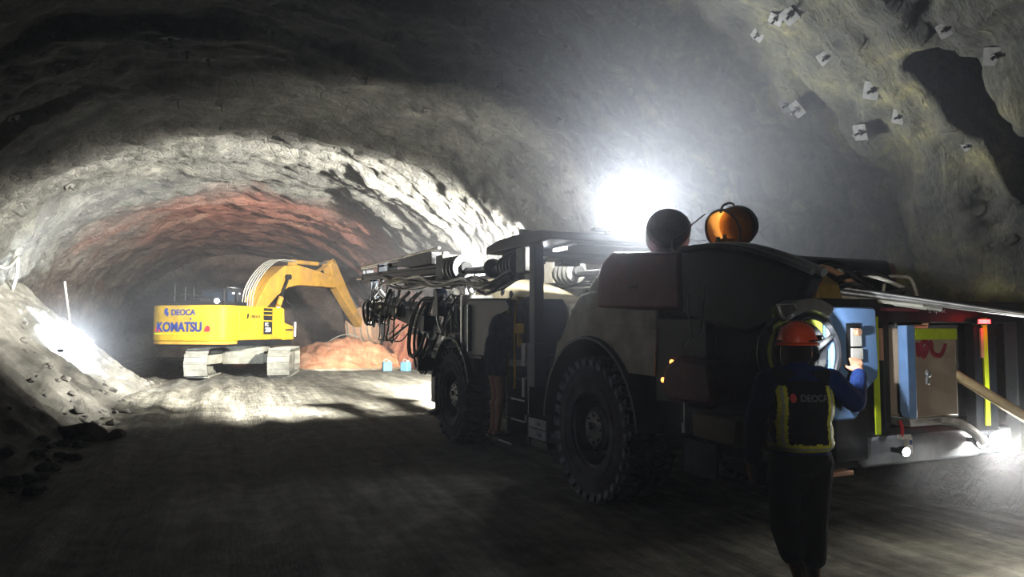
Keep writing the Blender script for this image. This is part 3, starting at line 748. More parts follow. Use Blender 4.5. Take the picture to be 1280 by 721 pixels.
    for k in range(4 if side > 0 else 1):
        x = 6.6 + k * .32
        mm = MB(); mm.tube([L(x, 2.2, .2), L(x - .12, 1.9, .26), L(x + .1, 1.62 + rr.uniform(-.2, .2), .22), L(x + .25 + rr.uniform(-.1, .15), 1.45, .2), L(x + .05 - rr.uniform(.1, .3), 1.42 + rr.uniform(-.12, .2), .1), L(x - .45, 1.75, 0)], rr.choice((.014, .018, .022)), 6); mm.build('hose', 'hose', bo)
    return bo
boom(-.08, -.02, 1, 0.0, 12)
boom(-1.95, -2.2, -1, -.01, 3)
# central lower arm between the booms
m = MB(); m.beam((5.3, -1.2, 1.5), (8.6, -1.0, 1.75), .22, .24); m.box((8.7, -1.0, 1.75), (.3, .5, .4)); m.build('basket_arm', 'dark', rig, .02)
# drop bracket and valve bank hung with hoses above the platform
m = MB(); m.prism([(4.58, 1.86), (4.60, 2.22), (4.70, 2.30), (4.82, 2.30), (4.82, 1.86)], -.15, .02); m.build('guard_plate', 'navy', rig, .01)
m = MB(); m.box2((3.7, -.8, 1.32), (4.6, -.15, 1.62)); m.box2((3.9, -.7, 1.6), (4.5, -.2, 1.95)); m.build('valve_bank', 'dark', rig, .02)
m = MB()
for k in range(7): m.cyl((3.78 + k * .12, -.12, 1.40), (3.80 + k * .12, -.02, 1.46), .035, seg=10)
m.beam((3.7, -.1, 1.48), (4.3, -.05, 1.36), .03, .05); m.beam((4.3, -.08, 1.40), (4.9, -.05, 1.38), .03, .04); m.box((3.92, -.05, 1.52), (.14, .08, .12)); m.build('valve_cap', 'white', rig, .006)
r2 = random.Random(3)
for k in range(16):
    x = 3.75 + r2.uniform(0, .9); y = -.25 + r2.uniform(-.2, .22)
    mm = MB(); mm.tube([(x, y, 1.6), (x + r2.uniform(-.15, .25), y + .06, 1.85 + r2.uniform(-.1, .1)), (x + r2.uniform(-.2, .4), y, 2.12 + r2.uniform(-.12, .08)), (x + .5, y, 2.05 + r2.uniform(-.1, .2)), (x + .8 + r2.uniform(0, .3), y, 1.75 + r2.uniform(-.2, .2))], r2.choice((.014, .02, .024)), 6); mm.build('hose', 'hose' if k % 3 else 'steel', rig)
# bundle of black hoses looping down in front of the wheel
for k in range(12):
    dx = r2.uniform(-.16, .16); dy = r2.uniform(-.12, .14); zb = 1.02 + r2.uniform(-.06, .22); t = r2.uniform(-.06, .06)
    mm = MB(); mm.tube([(4.75 + dx, -.1 + dy, 2.1 + t), (5.25 + dx, -.04 + dy, 2.1 + t), (5.62 + dx, dy, 1.80), (5.80 + dx * .8, dy, 1.42), (5.68 + dx, dy, zb), (5.48 + dx, dy, zb + .02), (5.32 + dx * .6, dy - .05, 1.35), (5.25, dy - .1, 1.6)], r2.choice((.018, .022, .026)), 7)
    mm.build('hose', 'black' if k % 4 else 'hose', rig)

# ---- rear end
XR = -2.62
m = MB()
m.box2((XR + .02, -2.40, 1.72), (-1.9, -.10, 1.86)); m.box2((XR, -2.40, 1.70), (XR + .10, -.62, 1.86))
m.box2((XR + .05, -2.38, .72), (XR + .16, -.16, .80)); m.box2((XR + .6, -2.35, .7), (XR + .7, -.3, 1.75))
m.box2((XR + .02, -.80, .72), (XR + .12, -.62, 1.75)); m.box2((XR + .02, -.92, .72), (XR + .10, -.86, 1.75)); m.box2((XR, -2.05, .72), (XR + .08, -1.80, 1.72)); m.box2((XR, -2.40, .72), (XR + .1, -2.3, 1.8))
m.build('rear_frame', 'dark', rig, .01)
m = MB(); m.box2((XR + .0, -2.2, .72), (XR + .3, -.62, .92)); m.build('rear_bumper', 'grey', rig, .02)
m = MB(); m.prism([(-.60, 1.80), (-.31, 1.80), (-.285, 1.75), (-.29, 1.08), (-.32, 1.06), (-.48, 1.06), (-.52, 1.10), (-.53, 1.20), (-.70, 1.33), (-.71, 1.40), (-.70, 1.78), (-.68, 1.80)], XR - .06, XR + .02, 'yz')
bp_ = m.build('blue_panel', 'blue', rig, .012)
m = MB(); m.box((XR - .063, -.475, 1.56), (.012, .125, .26)); m.build('switch_recess', 'dark', bp_)
m = MB(); m.box((XR - .072, -.49, 1.60), (.012, .092, .12)); m.box((XR - .075, -.49, 1.49), (.014, .10, .075)); m.box((XR - .066, -.455, 1.36), (.008, .05, .10)); m.build('label_plate', 'white', bp_, .002)
m = MB(); m.lathe([(.026, 0), (.026, .02), (.02, .03), (0, .03)], (XR - .078, -.485, 1.635), (-1, 0, 0), 16); m.build('rotary_switch', 'copper', bp_)
m = MB(); m.torus((XR - .07, -.485, 1.635), (-1, 0, 0), .033, .006, 20); m.build('switch_ring', 'black', bp_)
m = MB(); m.lathe([(.018, 0), (.018, .015), (0, .018)], (XR - .062, -.44, 1.14), (-1, 0, 0), 12); m.build('cap_nut', 'dark', bp_)
# dark recess cover right below the blue panel
m = MB(); m.box2((XR - .02, -.64, .78), (XR + .06, -.34, 1.12)); m.build('lower_cover', 'dark', rig, .01)
for y, w in ((-.745, .045), (-1.90, .05)):
    mm = MB(); mm.box((XR - .012, y, 1.34), (.012, w, .80)); mm.build('reflective_strip', 'reflect', rig)
for y in (-.795, -1.86):
    mm = MB(); mm.box((XR - .014, y, 1.55), (.012, .03, .22)); mm.build('orange_reflector', 'copper', rig)
# electrical enclosure
m = MB(); m.box2((XR - .16, -1.36, 1.055), (XR + .3, -.93, 1.66)); en = m.build('electrical_enclosure', 'beige', rig, .012)
m = MB(); m.prism([(-.93, 1.68), (-.845, 1.68), (-.845, 1.10), (-.87, 1.06), (-.93, 1.055)], XR - .17, XR - .10, 'yz'); m.build('open_door', 'blue', en, .008)
m = MB(); m.box((XR - .166, -1.145, 1.62), (.008, .42, .075)); m.build('reflective_strip', 'reflect', en)
m = MB(); m.box((XR - .168, -1.04, 1.33), (.016, .026, .10)); m.lathe([(.022, 0), (.022, .02), (0, .025)], (XR - .168, -1.035, 1.35), (-1, 0, 0), 14); m.build('door_handle', 'steel', en, .003)
m = MB(); m.box2((XR - .15, -1.36, 1.045), (XR + .2, -.93, 1.052)); m.build('door_sill', 'white', en)
# spray marks: a short looping scrawl
def scrawl(pts, wd, name, mt, parent, x):
    mm = MB(); mm.tube([(x, p[0], p[1]) for p in pts], wd, 6, 4)
    for v in mm.b.verts: v.co.x = x + (v.co.x - x) * .12
    return mm.build(name, mt, parent)
scrawl([(-.955, 1.565), (-.96, 1.48), (-.975, 1.50), (-1.0, 1.56), (-1.04, 1.57), (-1.06, 1.53), (-1.02, 1.47), (-.99, 1.49), (-1.03, 1.52), (-1.09, 1.565), (-1.10, 1.50), (-1.14, 1.475), (-1.19, 1.48), (-1.23, 1.53), (-1.235, 1.555)], .018, 'sprayed_mark', 'graffiti', en, XR - .166)
lettering('Epiroc', .05, 'grey', rig, (XR - .004, -1.42, 1.79), (0, -1, 0), (0, 0, 1), .001)
m = MB()
for k in range(3): m.box((XR - .003, -1.315, 1.776 + k * .013), (.003, .03 - abs(k - 1) * .006, .007))
m.build('logo', 'grey', rig)
m = MB(); m.box((XR - .012, -.99, 1.79), (.01, .38, .022)); m.build('red_stripe', 'maroon', rig)
m = MB(); m.box((XR - .03, -1.83, 1.71), (.05, .15, .045)); rl = m.build('tail_lamp', 'dark', rig, .008)
m = MB(); m.box((XR - .058, -1.83, 1.71), (.008, .13, .030)); m.build('lamp_lens', 'led_red', rl)
# rear work lamps
def worklamp(y, z, r, ax, name='work_lamp', mt='lamp'):
    c = V((XR - .10, y, z)); ax = V(ax).normalized()
    mm = MB(); mm.lathe([(0, -.06), (r * .6, -.06), (r, -.02), (r * 1.1, 0), (r * 1.1, .015), (r * .97, .015)], c, ax, 22); mm.beam(c + V((.02, 0, 0)), c + V((.14, 0, 0)), .03, .03)
    o = mm.build(name, 'dark', rig); mm = MB(); mm.lathe([(r * .95, .01), (r * .6, .018), (0, .02)], c, ax, 22); mm.build('lamp_lens', mt, o); return c
worklamp(-.89, .83, .032, (-1, .3, -.1), mt='lampw'); worklamp(-1.68, .85, .05, (-1, .25, 0))
c = V((XR - .10, -1.88, .84)); m = MB(); m.torus(c, (-1, .3, 0), .055, .018, 24); o = m.build('ring_lamp', 'lampw', rig); m = MB(); m.lathe([(0, 0), (.045, 0), (.045, -.05), (0, -.05)], c, (-1, .3, 0), 18); m.build('lamp_core', 'dark', o)
m = MB(); m.box((XR - .05, -.985, .86), (.03, .05, .11)); m.box((XR - .05, -.95, .92), (.03, .10, .03)); m.build('sticker_plate', 'white', rig)
m = MB(); m.box((XR - .068, -.99, .88), (.006, .02, .03)); m.box((XR - .068, -.975, .83), (.006, .02, .03)); m.build('plate_mark', 'letter', rig)
m = MB(); m.tube([(XR - .05, -.91, 1.03), (XR - .06, -.92, .98), (XR - .055, -.915, .92)], .012); m.build('red_hose', 'red', rig)
m = MB(); m.box2((XR - .1, -1.30, .99), (XR + .2, -.95, 1.05)); m.build('enclosure_bracket', 'steel', rig, .006)
m = MB(); m.tube([(XR - .1, -1.24, 1.03), (XR - .14, -1.34, 1.01), (XR - .14, -1.48, .96), (XR - .12, -1.62, .89), (XR - .1, -1.68, .84)], .032, 10); m.build('lamp_cable', 'white', rig)
# ducts and diagonal members inside the rear bay
m = MB(); m.beam((XR + .3, -1.62, 1.72), (XR + .3, -1.48, 1.35), .10, .08); m.beam((XR + .3, -1.45, 1.36), (XR + .28, -1.76, 1.22), .12, .08); m.box((XR + .2, -1.42, 1.66), (.12, .14, .05)); m.build('brace', 'copper', rig, .01)
m = MB(); m.box2((XR + .35, -2.3, .95), (XR + .5, -1.38, 1.72)); m.build('rear_bulkhead', 'grey', rig, .02)
m = MB(); m.tube([(XR + .05, -1.37, 1.30), (XR - .02, -1.44, 1.29), (XR, -1.52, 1.28), (XR + .1, -1.58, 1.29)], .014); m.build('black_hose', 'black', rig)
# cable reel behind the worker
rc = V((XR - .02, -.04, 1.50))
m = MB()
for dx in (-.10, .10): m.torus(rc + V((dx, 0, 0)), (1, 0, 0), .235, .02, 40)
for k in range(3): m.torus(rc + V((-.03 + k * .03, 0, 0)), (1, 0, 0), .175 + .01 * (k % 2), .028, 36)
for k in range(3):
    a = k * 2 * PI / 3 + .5
    m.beam(rc + V((-.10, 0, 0)), rc + V((-.10, .235 * math.cos(a), .235 * math.sin(a))), .022, .02)
cr_ = m.build('cable_reel', 'hose', rig)
m = MB(); m.lathe([(0, -.02), (.20, -.02), (.20, .02), (0, .02)], rc + V((.05, 0, 0)), (1, 0, 0), 32); m.build('reel_disc', 'lime', cr_)
m = MB(); m.torus(rc + V((-.02, -.02, .0)), (1, 0, 0), .20, .026, 40, -.9, 2.2); m.build('cable_coil', 'hose', cr_)
m = MB(); m.lathe([(0, -.12), (.05, -.12), (.06, -.1), (.06, .1), (0, .1)], rc, (1, 0, 0), 20); m.build('reel_hub', 'dark', cr_)
m = MB(); m.tube([(XR - .05, .16, 1.80), (XR - .06, .12, 1.72), (XR - .07, .02, 1.76), (XR - .06, -.10, 1.79), (XR - .06, -.20, 1.78), (XR - .06, -.25, 1.70), (XR - .06, -.25, 1.60), (XR - .06, -.19, 1.55)], .016, 8)
m.build('hose_guide', 'steel', rig)
m = MB(); m.prism(arc(-.06, 1.52, .33, 62, 125, 10) + arc(-.06, 1.52, .25, 125, 62, 10), XR - .12, XR + .04, 'yz'); m.build('reel_guard', 'steel', rig, .005)
m = MB(); m.box2((XR + .05, -.36, 1.05), (XR + .12, .05, 1.80)); m.build('reel_backplate', 'lime', rig, .01)
m = MB(); m.box((XR - .03, -.27, .72), (.08, .34, .03)); m.build('tow_bar', 'copper', rig, .006)
# rack of rods, hoses and rails lying on the rear deck
for k, (p0, p1, r, mt) in enumerate((
        ((-1.85, -.12, 2.02), (-2.75, -1.1, 1.80), .016, 'pipe'), ((-1.9, -.22, 1.99), (-2.72, -1.3, 1.80), .022, 'pipe'), ((-2.0, -.16, 1.97), (-2.8, -1.0, 1.81), .014, 'pipe'),
        ((-2.0, -.30, 2.0), (-3.3, -1.45, 1.73), .018, 'steel'), ((-1.7, -.5, 2.08), (-3.25, -1.62, 1.74), .014, 'dark'), ((-2.1, -.45, 2.02), (-3.5, -1.5, 1.69), .012, 'steel'))):
    mm = MB(); mm.cyl(p0, p1, r, seg=10); mm.build('rod', mt, rig)
for pts, r, mt in (([(-2.2, -.5, 2.05), (-2.3, -.62, 2.10), (-2.36, -.75, 2.04), (-2.42, -.85, 1.95)], .022, 'copper'), ([(-2.0, -.35, 2.10), (-2.2, -.55, 2.10), (-2.3, -.68, 2.07)], .014, 'pipe'),
                   ([(-2.35, -.72, 2.08), (-2.5, -.95, 2.02), (-2.6, -1.1, 1.94)], .014, 'pipe'), ([(-2.4, -1.12, 1.92), (-2.42, -1.14, 2.03), (-2.45, -1.24, 2.04), (-2.48, -1.32, 2.02), (-2.5, -1.36, 1.88)], .012, 'pipe'),
                   ([(-2.2, -.3, 1.95), (-2.35, -.4, 2.1), (-2.45, -.6, 2.12), (-2.5, -.8, 1.98), (-2.5, -1.0, 1.9)], .016, 'black'), ([(-2.2, -.5, 1.9), (-2.4, -.7, 2.02), (-2.5, -.95, 2.05), (-2.5, -1.2, 1.92)], .02, 'black'),
                   ([(-2.1, -.2, 2.12), (-2.25, -.25, 2.12)], .02, 'pipe'), ([(-2.45, -.5, 1.90), (-2.5, -.7, 1.97), (-2.55, -.9, 1.9), (-2.6, -1.1, 1.94)], .018, 'hose')):
    mm = MB(); mm.tube(pts, r, 8); mm.build('hose', mt, rig)
m = MB(); m.prism([(-2.55, 1.85), (-2.52, 1.97), (-2.40, 2.04), (-2.1, 2.06), (-2.0, 1.88)], -.55, -.2); m.box((-2.56, -.30, 1.84), (.04, .04, .16)); m.build('deck_cover', 'ochre', rig, .02)
m = MB(); m.box((-2.60, -.20, 1.955), (.05, .12, .025)); m.build('red_marker', 'red', rig)

# ================================================================== EXCAVATOR
# local frame: +x is the way the house faces, +y its left side
ex = empty('excavator', (-9.3, 24.5, .12), math.radians(90 - 15.5), 'yellow tracked excavator with raised boom digging at the far clay heap', 'excavator')
dl = Matrix.Rotation(math.radians(27.5), 3, 'Z'); off = V((.12, -.30, 0))
def T(x, y, z): return dl @ V((x, y, z)) + off
for sy in (1, -1):
    y = 1.22 * sy
    m = MB(); w = .66
    # loop outline of the track
    path = [(-1.75, .06), (1.75, .06), (2.02, .18), (2.14, .45), (2.02, .74), (1.75, .88), (-1.75, .88), (-2.02, .74), (-2.14, .45), (-2.02, .18)]
    def lerp_path(t):
        n = len(path); L = [math.dist(path[i], path[(i + 1) % n]) for i in range(n)]; tot = sum(L); d = t * tot
        for i in range(n):
            if d <= L[i]:
                f = d / L[i]; a = path[i]; b = path[(i + 1) % n]
                return (a[0] + (b[0] - a[0]) * f, a[1] + (b[1] - a[1]) * f), (b[0] - a[0], b[1] - a[1])
            d -= L[i]
        return path[0], (1, 0)
    for k in range(46):
        (px_, pz), (dx, dz) = lerp_path((k + .5) / 46)
        t = V((dx, 0, dz)).normalized(); n = V((t.z, 0, -t.x))
        rot = Matrix((t, V((0, 1, 0)), n)).transposed()
        R3 = dl @ rot
        m.box(T(px_, y, pz), (.205, w, .045), R3); m.box(T(px_ + n.x * .035 + t.x * .06, y, pz + n.z * .035 + t.z * .06), (.03, w, .035), R3)
    tr = m.build('track', 'track', ex)
    m = MB()
    for k in range(7): m.cyl(T(-1.35 + k * .45, y - .2, .22), T(-1.35 + k * .45, y + .2, .22), .15, seg=14)
    for k in (-1.75, 1.75): m.cyl(T(k, y - .15, .46), T(k, y + .15, .46), .36, seg=20)
    m.prism([(0, 0), (.01, 0), (.01, .01)], 0, .01)
    m.beam(T(-1.5, y, .47), T(1.5, y, .47), .26, .34); m.build('track_frame', 'frame', tr)
m = MB()
m.beam(T(-.9, 0, .62), T(.9, 0, .62), 1.3, .42); m.beam(T(-1.2, -1.2, .55), T(-.3, -.3, .66), .34, .3); m.beam(T(-1.2, 1.2, .55), T(-.3, .3, .66), .34, .3)
m.beam(T(1.2, -1.2, .55), T(.3, -.3, .66), .34, .3); m.beam(T(1.2, 1.2, .55), T(.3, .3, .66), .34, .3); m.lathe([(0, .8), (.72, .8), (.72, 1.08), (0, 1.08)], T(0, 0, 0), (0, 0, 1), 32)
m.build('undercarriage', 'frame', ex, .02)
m = MB(); m.box2((-2.2, -1.25, 1.02), (1.25, 1.25, 1.20)); m.build('deck_frame', 'dark', ex, .01)
m = MB()
pl = [(-2.68, -.75), (-2.62, -1.0), (-2.50, -1.22), (-2.30, -1.33), (-1.75, -1.33), (-1.75, 1.33), (-2.30, 1.33), (-2.50, 1.22), (-2.62, 1.0), (-2.68, .75)]
m.prism(pl, 1.18, 2.28, 'xy'); cw = m.build('counterweight', 'exyellow', ex, .04)
m = MB(); m.box2((-2.70, -1.0, 1.395), (-2.685, 1.0, 1.425)); m.build('reflective_strip', 'reflect', cw)
m = MB(); m.prism([(-2.64, .8), (-2.60, 1.0), (-2.48, 1.22), (-2.28, 1.3), (-1.8, 1.3), (-1.8, -1.3), (-2.28, -1.3), (-2.48, -1.22), (-2.60, -1.0), (-2.64, -.8)], 1.08, 1.18, 'xy'); m.build('lower_lip', 'boomyellow', cw, .02)
lettering('KOMATSU', .40, 'letter', cw, (-2.69, .12, 1.60), (0, -1, 0), (0, 0, 1), .006, .012, 1.62)
lettering("'", .2, 'letter', cw, (-2.69, -.30, 1.80), (0, -1, 0), (0, 0, 1), .006, .01)
lettering('DEOCA', .25, 'letter', cw, (-2.69, -.02, 2.05), (0, -1, 0), (0, 0, 1), .005, .005, .86)
m = MB(); m.prism([(.54, 1.93), (.60, 1.97), (.66, 2.02), (.67, 2.12), (.60, 2.20), (.54, 2.17), (.56, 2.08), (.51, 2.05)], -2.692, -2.680, 'yz'); m.build('logo', 'letter', cw)
for y in (-.88, .90):
    mm = MB(); mm.prism([(y - .10, 1.47), (y + .10, 1.47), (y + .06, 1.60), (y - .02, 1.66), (y - .10, 1.60)], -2.692, -2.680, 'yz'); mm.build('red_reflector', 'red', cw)
m = MB(); m.prism([(-1.74, 1.20), (-1.74, 2.28), (.62, 2.28), (.62, 1.20)], -1.31, -.50); rs = m.build('right_side_housing', 'exyellow', ex, .03)
m = MB(); m.box2((-1.6, -1.318, 1.40), (-.55, -1.308, 1.43)); m.build('reflective_strip', 'reflect', rs)
m = MB(); m.box2((-.48, -1.322, 1.38), (-.02, -1.306, 1.80)); m.box2((-.48, -1.322, 1.84), (-.02, -1.306, 2.0)); m.box2((-.48, -1.322, 2.03), (-.02, -1.306, 2.12)); m.box2((-.48, -1.322, 2.15), (-.02, -1.306, 2.24)); gp = m.build('grille_panel', 'dark', rs)
lettering('PC', .15, 'letter_white', rs, (-.32, -1.328, 1.70), (1, 0, 0), (0, 0, 1), .004, .006)
lettering('230', .20, 'letter_white', rs, (-.25, -1.328, 1.52), (1, 0, 0), (0, 0, 1), .004, .008)
lettering('DEOCA', .12, 'letter_dark', rs, (-.92, -1.314, 1.95), (1, 0, 0), (0, 0, 1), .004, .003, .5)
m = MB(); m.prism([(-1.38, 1.86), (-1.30, 1.88), (-1.25, 2.0), (-1.30, 2.06), (-1.35, 2.02)], -1.316, -1.306); m.build('logo', 'letter_dark', rs)
m = MB()
for x in (-.52, .0): m.box2((x, -1.314, 1.22), (x + .012, -1.304, 2.26))
m.build('panel_seam', 'letter_dark', rs)
m = MB(); m.prism([(.64, 1.18), (.64, 2.26), (.72, 2.26), (.76, 1.78), (1.30, 1.66), (1.34, 1.18)], -1.30, -.62); fb = m.build('front_tool_box', 'exyellow', ex, .03)
lettering('KOMATSU', .09, 'letter_dark', fb, (1.02, -1.308, 1.52), (1, 0, 0), (0, 0, 1), .004, .004, .42)
m = MB(); m.tube([(1.30, -1.30, 1.30), (1.34, -1.30, 1.95), (1.20, -1.28, 2.35), (.95, -1.2, 2.55)], .022); m.build('mirror_arm', 'dark', ex)
m = MB(); m.box((1.34, -1.34, 1.55), (.03, .05, .5)); m.build('warning_lamp', 'window_glow', ex)
m = MB(); m.box2((-1.74, .40, 1.2), (.0, 1.30, 2.28)); m.box2((-1.9, -.9, 2.28), (-.8, 1.1, 2.42)); m.cyl((-1.2, -.8, 2.3), (-1.2, -.8, 2.75), .06); m.box2((-1.4, .4, 2.40), (-.9, .9, 2.56)); m.build('engine_deck', 'dark', ex, .02)
# cab
m = MB(); m.prism([(-.35, 1.2), (-.35, 2.92), (-.2, 3.0), (.9, 2.98), (1.28, 2.2), (1.38, 1.2)], .32, 1.28); cb = m.build('cab', 'dark', ex, .04)
m = MB(); m.box2((-.365, .42, 2.1), (-.352, 1.18, 2.8)); m.prism([(-.2, 1.9), (-.2, 2.85), (.82, 2.85), (1.15, 2.2), (1.2, 1.9)], .305, .318); m.build('cab_window', 'glass', cb)
m = MB(); m.box((.25, .298, 2.78), (.42, .012, .05)); m.build('lit_display', 'window_glow', cb)
m = MB(); m.tube([(-1.7, 1.15, 2.28), (-1.7, 1.15, 3.0)], .02, 6); m.tube([(-1.7, .75, 2.28), (-1.7, .75, 2.9)], .02, 6); m.tube([(-1.7, 1.15, 2.65), (-1.7, .75, 2.65), (-.6, .7, 2.65)], .018, 6); m.tube([(-1.3, .75, 2.28), (-1.3, .75, 2.9)], .018, 6); m.build('handrail', 'dark', ex)
c = V((-2.05, -.72, 2.42)); m = MB(); m.lathe([(0, -.08), (.05, -.08), (.08, 0), (.08, .02)], c, (-1, -.35, 0), 18); m.beam(c, c - V((0, 0, .14)), .03, .03); wl = m.build('work_lamp', 'dark', ex)
m = MB(); m.lathe([(.078, .015), (0, .02)], c, (-1, -.35, 0), 18); m.build('lamp_lens', 'lamp', wl)
# boom
def slab(name, pts, th, y0, y1, mt, parent, bev=.03):
    """box-section beam through xz points with given depth at each point"""
    up = []; dn = []
    for i, (x, z) in enumerate(pts):
        a = pts[max(i - 1, 0)]; b = pts[min(i + 1, len(pts) - 1)]
        t = V((b[0] - a[0], b[1] - a[1])).normalized(); n = V((-t.y, t.x)); h = th[i] / 2
        up.append((x + n.x * h, z + n.y * h)); dn.append((x - n.x * h, z - n.y * h))
    mm = MB(); mm.prism(up + dn[::-1], y0, y1); return mm.build(name, mt, parent, bev)
bo = slab('boom', [(.55, 1.75), (.95, 2.45), (1.6, 3.05), (2.4, 3.50), (3.2, 3.62), (4.6, 3.58), (6.10, 3.50)], [.42, .56, .74, .84, .78, .62, .44], -.28, .28, 'boomyellow', ex)
m = MB(); m.box2((.25, -.36, 1.2), (.95, .36, 2.15)); m.build('boom_foot', 'dark', ex, .02)
for y in (-.42, .42):
    mm = MB(); mm.cyl((1.30, y, 1.7), (1.85, y, 2.7), .10); c1 = mm.build('lift_cylinder', 'boomyellow', ex)
    mm = MB(); mm.cyl((1.80, y, 2.6), (2.3, y, 3.45), .045); mm.lathe([(0, -.07), (.1, -.07), (.1, .07), (0, .07)], (2.32, y, 3.48), (0, 1, 0), 16); mm.build('cylinder_rod', 'dark', c1)
m = MB(); m.cyl((3.2, 0, 4.14), (5.0, 0, 4.22), .09); sc_ = m.build('stick_cylinder', 'boomyellow', ex); m = MB(); m.cyl((4.9, 0, 4.22), (5.9, 0, 4.34), .05); m.build('cylinder_rod', 'steel', sc_)
m = MB(); m.box2((3.05, -.12, 3.9), (3.35, .12, 4.2)); m.build('cylinder_bracket', 'boomyellow', bo, .02)
st = slab('stick', [(5.80, 4.36), (6.15, 3.98), (6.55, 3.55), (7.6, 2.60), (8.85, 1.62)], [.26, .62, .66, .46, .28], -.20, .20, 'boomyellow', ex)
m = MB(); m.cyl((6.35, 0, 4.25), (7.4, .0, 3.3), .08); bc = m.build('bucket_cylinder', 'boomyellow', ex); m = MB(); m.cyl((7.35, 0, 3.35), (8.55, 0, 2.5), .045); m.build('cylinder_rod', 'steel', bc)
m = MB(); m.beam((8.25, .0, 2.15), (8.62, 0, 2.5), .26, .12); m.beam((8.6, 0, 2.5), (9.15, 0, 1.75), .3, .12); m.build('bucket_link', 'clay_metal', ex, .01)
m = MB()
for k in range(5):
    y = -.2 + k * .1; m.tube([(.45, y, 2.2), (.55, y, 2.85), (1.1, y, 3.55), (2.0, y, 4.08), (3.2, y, 4.14)], .022, 6)
m.build('boom_hose', 'cable', bo)
m = MB()
for k in range(3): m.tube([(5.0, -.1 + k * .1, 3.9), (5.6, -.1 + k * .1, 4.15), (6.1, -.1 + k * .1, 4.5 - k * .05), (6.6, -.1 + k * .1, 4.1), (6.9, -.1 + k * .1, 3.7)], .022, 6)
m.build('stick_hose', 'boomyellow', st)
m = MB()
shell = [(8.75, 1.85), (8.65, 1.45), (8.75, 1.05), (9.05, .72), (9.45, .60), (9.85, .62)]; inner = [(9.83, .67), (9.45, .66), (9.09, .78), (8.81, 1.09), (8.72, 1.45), (8.81, 1.82)]
m.prism(shell + inner, -.62, .62); sd = shell + [(9.7, 1.15), (9.25, 1.75), (8.95, 1.92)]
m.prism(sd, -.64, -.60); m.prism(sd, .60, .64); m.box2((8.7, -.3, 1.55), (9.15, .3, 1.95)); bk = m.build('bucket', 'clay_metal', ex, .01); bk.location = (-.1, 0, .28)
m = MB()
for k in range(5): m.beam((9.80, -.55 + k * .275, .64), (10.06, -.55 + k * .275, .60), .10, .07, .05, .03)
m.build('bucket_teeth', 'clay_metal', bk)
m = MB()
for k in range(4): m.prism([(8.62, 1.6), (8.60, 1.45), (8.72, 1.03), (9.03, .68), (9.45, .56), (9.45, .62), (9.05, .74), (8.77, 1.07), (8.66, 1.46)], -.5 + k * .33, -.46 + k * .33)
m.build('bucket_rib', 'frame', bk)

# ================================================================== PEOPLE
def blob_mesh(name, items, voxel, mt, parent, smooth=6, fac=.5):
    m = MB()
    for it in items:
        if it[0] == 'c': m.cap(*it[1:])
        elif it[0] == 'e': m.ball(it[1], 1, it[2], 3, it[3] if len(it) > 3 else None)
    o = m.build(name, mt, parent, ang=180)
    r = o.modifiers.new('r', 'REMESH'); r.mode = 'VOXEL'; r.voxel_size = voxel; r.use_smooth_shade = True
    s = o.modifiers.new('s', 'SMOOTH'); s.iterations = smooth; s.factor = fac
    bake(o); o.data.materials.clear(); o.data.materials.append(M[mt]); return o
def hand(wr, d, up, side, curl, k=1.0):
    """wrist, pointing direction, back-of-hand normal, thumb side (+1/-1), finger curl -> blobs"""
    wr = V(wr); d = V(d).normalized(); up = V(up); up = (up - d * up.dot(d)).normalized(); x = d.cross(up) * side
    out = [('c', wr, wr + d * .035 * k, .026 * k, .030 * k)]
    for i in range(4):
        b0 = wr + d * .03 * k + x * (.026 - i * .014) * k; b1 = wr + d * (.085 - (.004 if i == 3 else 0)) * k + x * (.031 - i * .0205) * k
        out.append(('c', b0, b1, .014 * k, .0115 * k))
        Ls = (.040, .044, .041, .032)[i] * k; p = b1; dd = d.copy()
        for seg, f in enumerate((1, .62, .5)):
            ang = curl * (.55 + .35 * seg); dd = Quaternion(x * -side, 0) @ dd
            dd = (d * math.cos(ang * (seg + 1) * .8) - up * math.sin(ang * (seg + 1) * .8)).normalized()
            q = p + dd * Ls * f; out.append(('c', p, q, (.0095 - seg * .0008) * k, (.0088 - seg * .001) * k)); p = q
    t0 = wr + d * .02 * k + x * .024 * k; t1 = t0 + (d * .6 + x * .75 - up * .25).normalized() * .038 * k; t2 = t1 + (d * .85 + x * .3 - up * .45).normalized() * .032 * k; t3 = t2 + (d * .9 - up * .5).normalized() * .022 * k
    out += [('c', t0, t1, .014 * k, .012 * k), ('c', t1, t2, .0115 * k, .010 * k), ('c', t2, t3, .010 * k, .008 * k)]
    return out
def head(c, face, tilt=0):
    """head blobs: centre, horizontal facing direction"""
    c = V(c); f = V(face).normalized(); r = f.cross(V((0, 0, 1))).normalized(); u = r.cross(f)
    R = Matrix((r, f, u)).transposed()
    P = lambda x, y, z: c + r * x + f * y + u * z
    it = [('e', P(0, -.005, .02), (.075, .093, .095), R), ('e', P(0, .02, -.045), (.058, .068, .065), R), ('e', P(0, .045, -.085), (.03, .03, .025), R),
          ('c', P(0, .088, .02), P(0, .108, -.022), .009, .014), ('e', P(0, .086, -.055), (.024, .012, .007), R), ('e', P(0, .084, -.068), (.020, .012, .007), R),
          ('e', P(-.03, .075, .032), (.026, .014, .008), R), ('e', P(.03, .075, .032), (.026, .014, .008), R)]
    for s in (-1, 1): it += [('e', P(.078 * s, -.005, -.005), (.010, .020, .032), R), ('e', P(.04 * s, .06, -.03), (.02, .02, .022), R)]
    return it, P, R

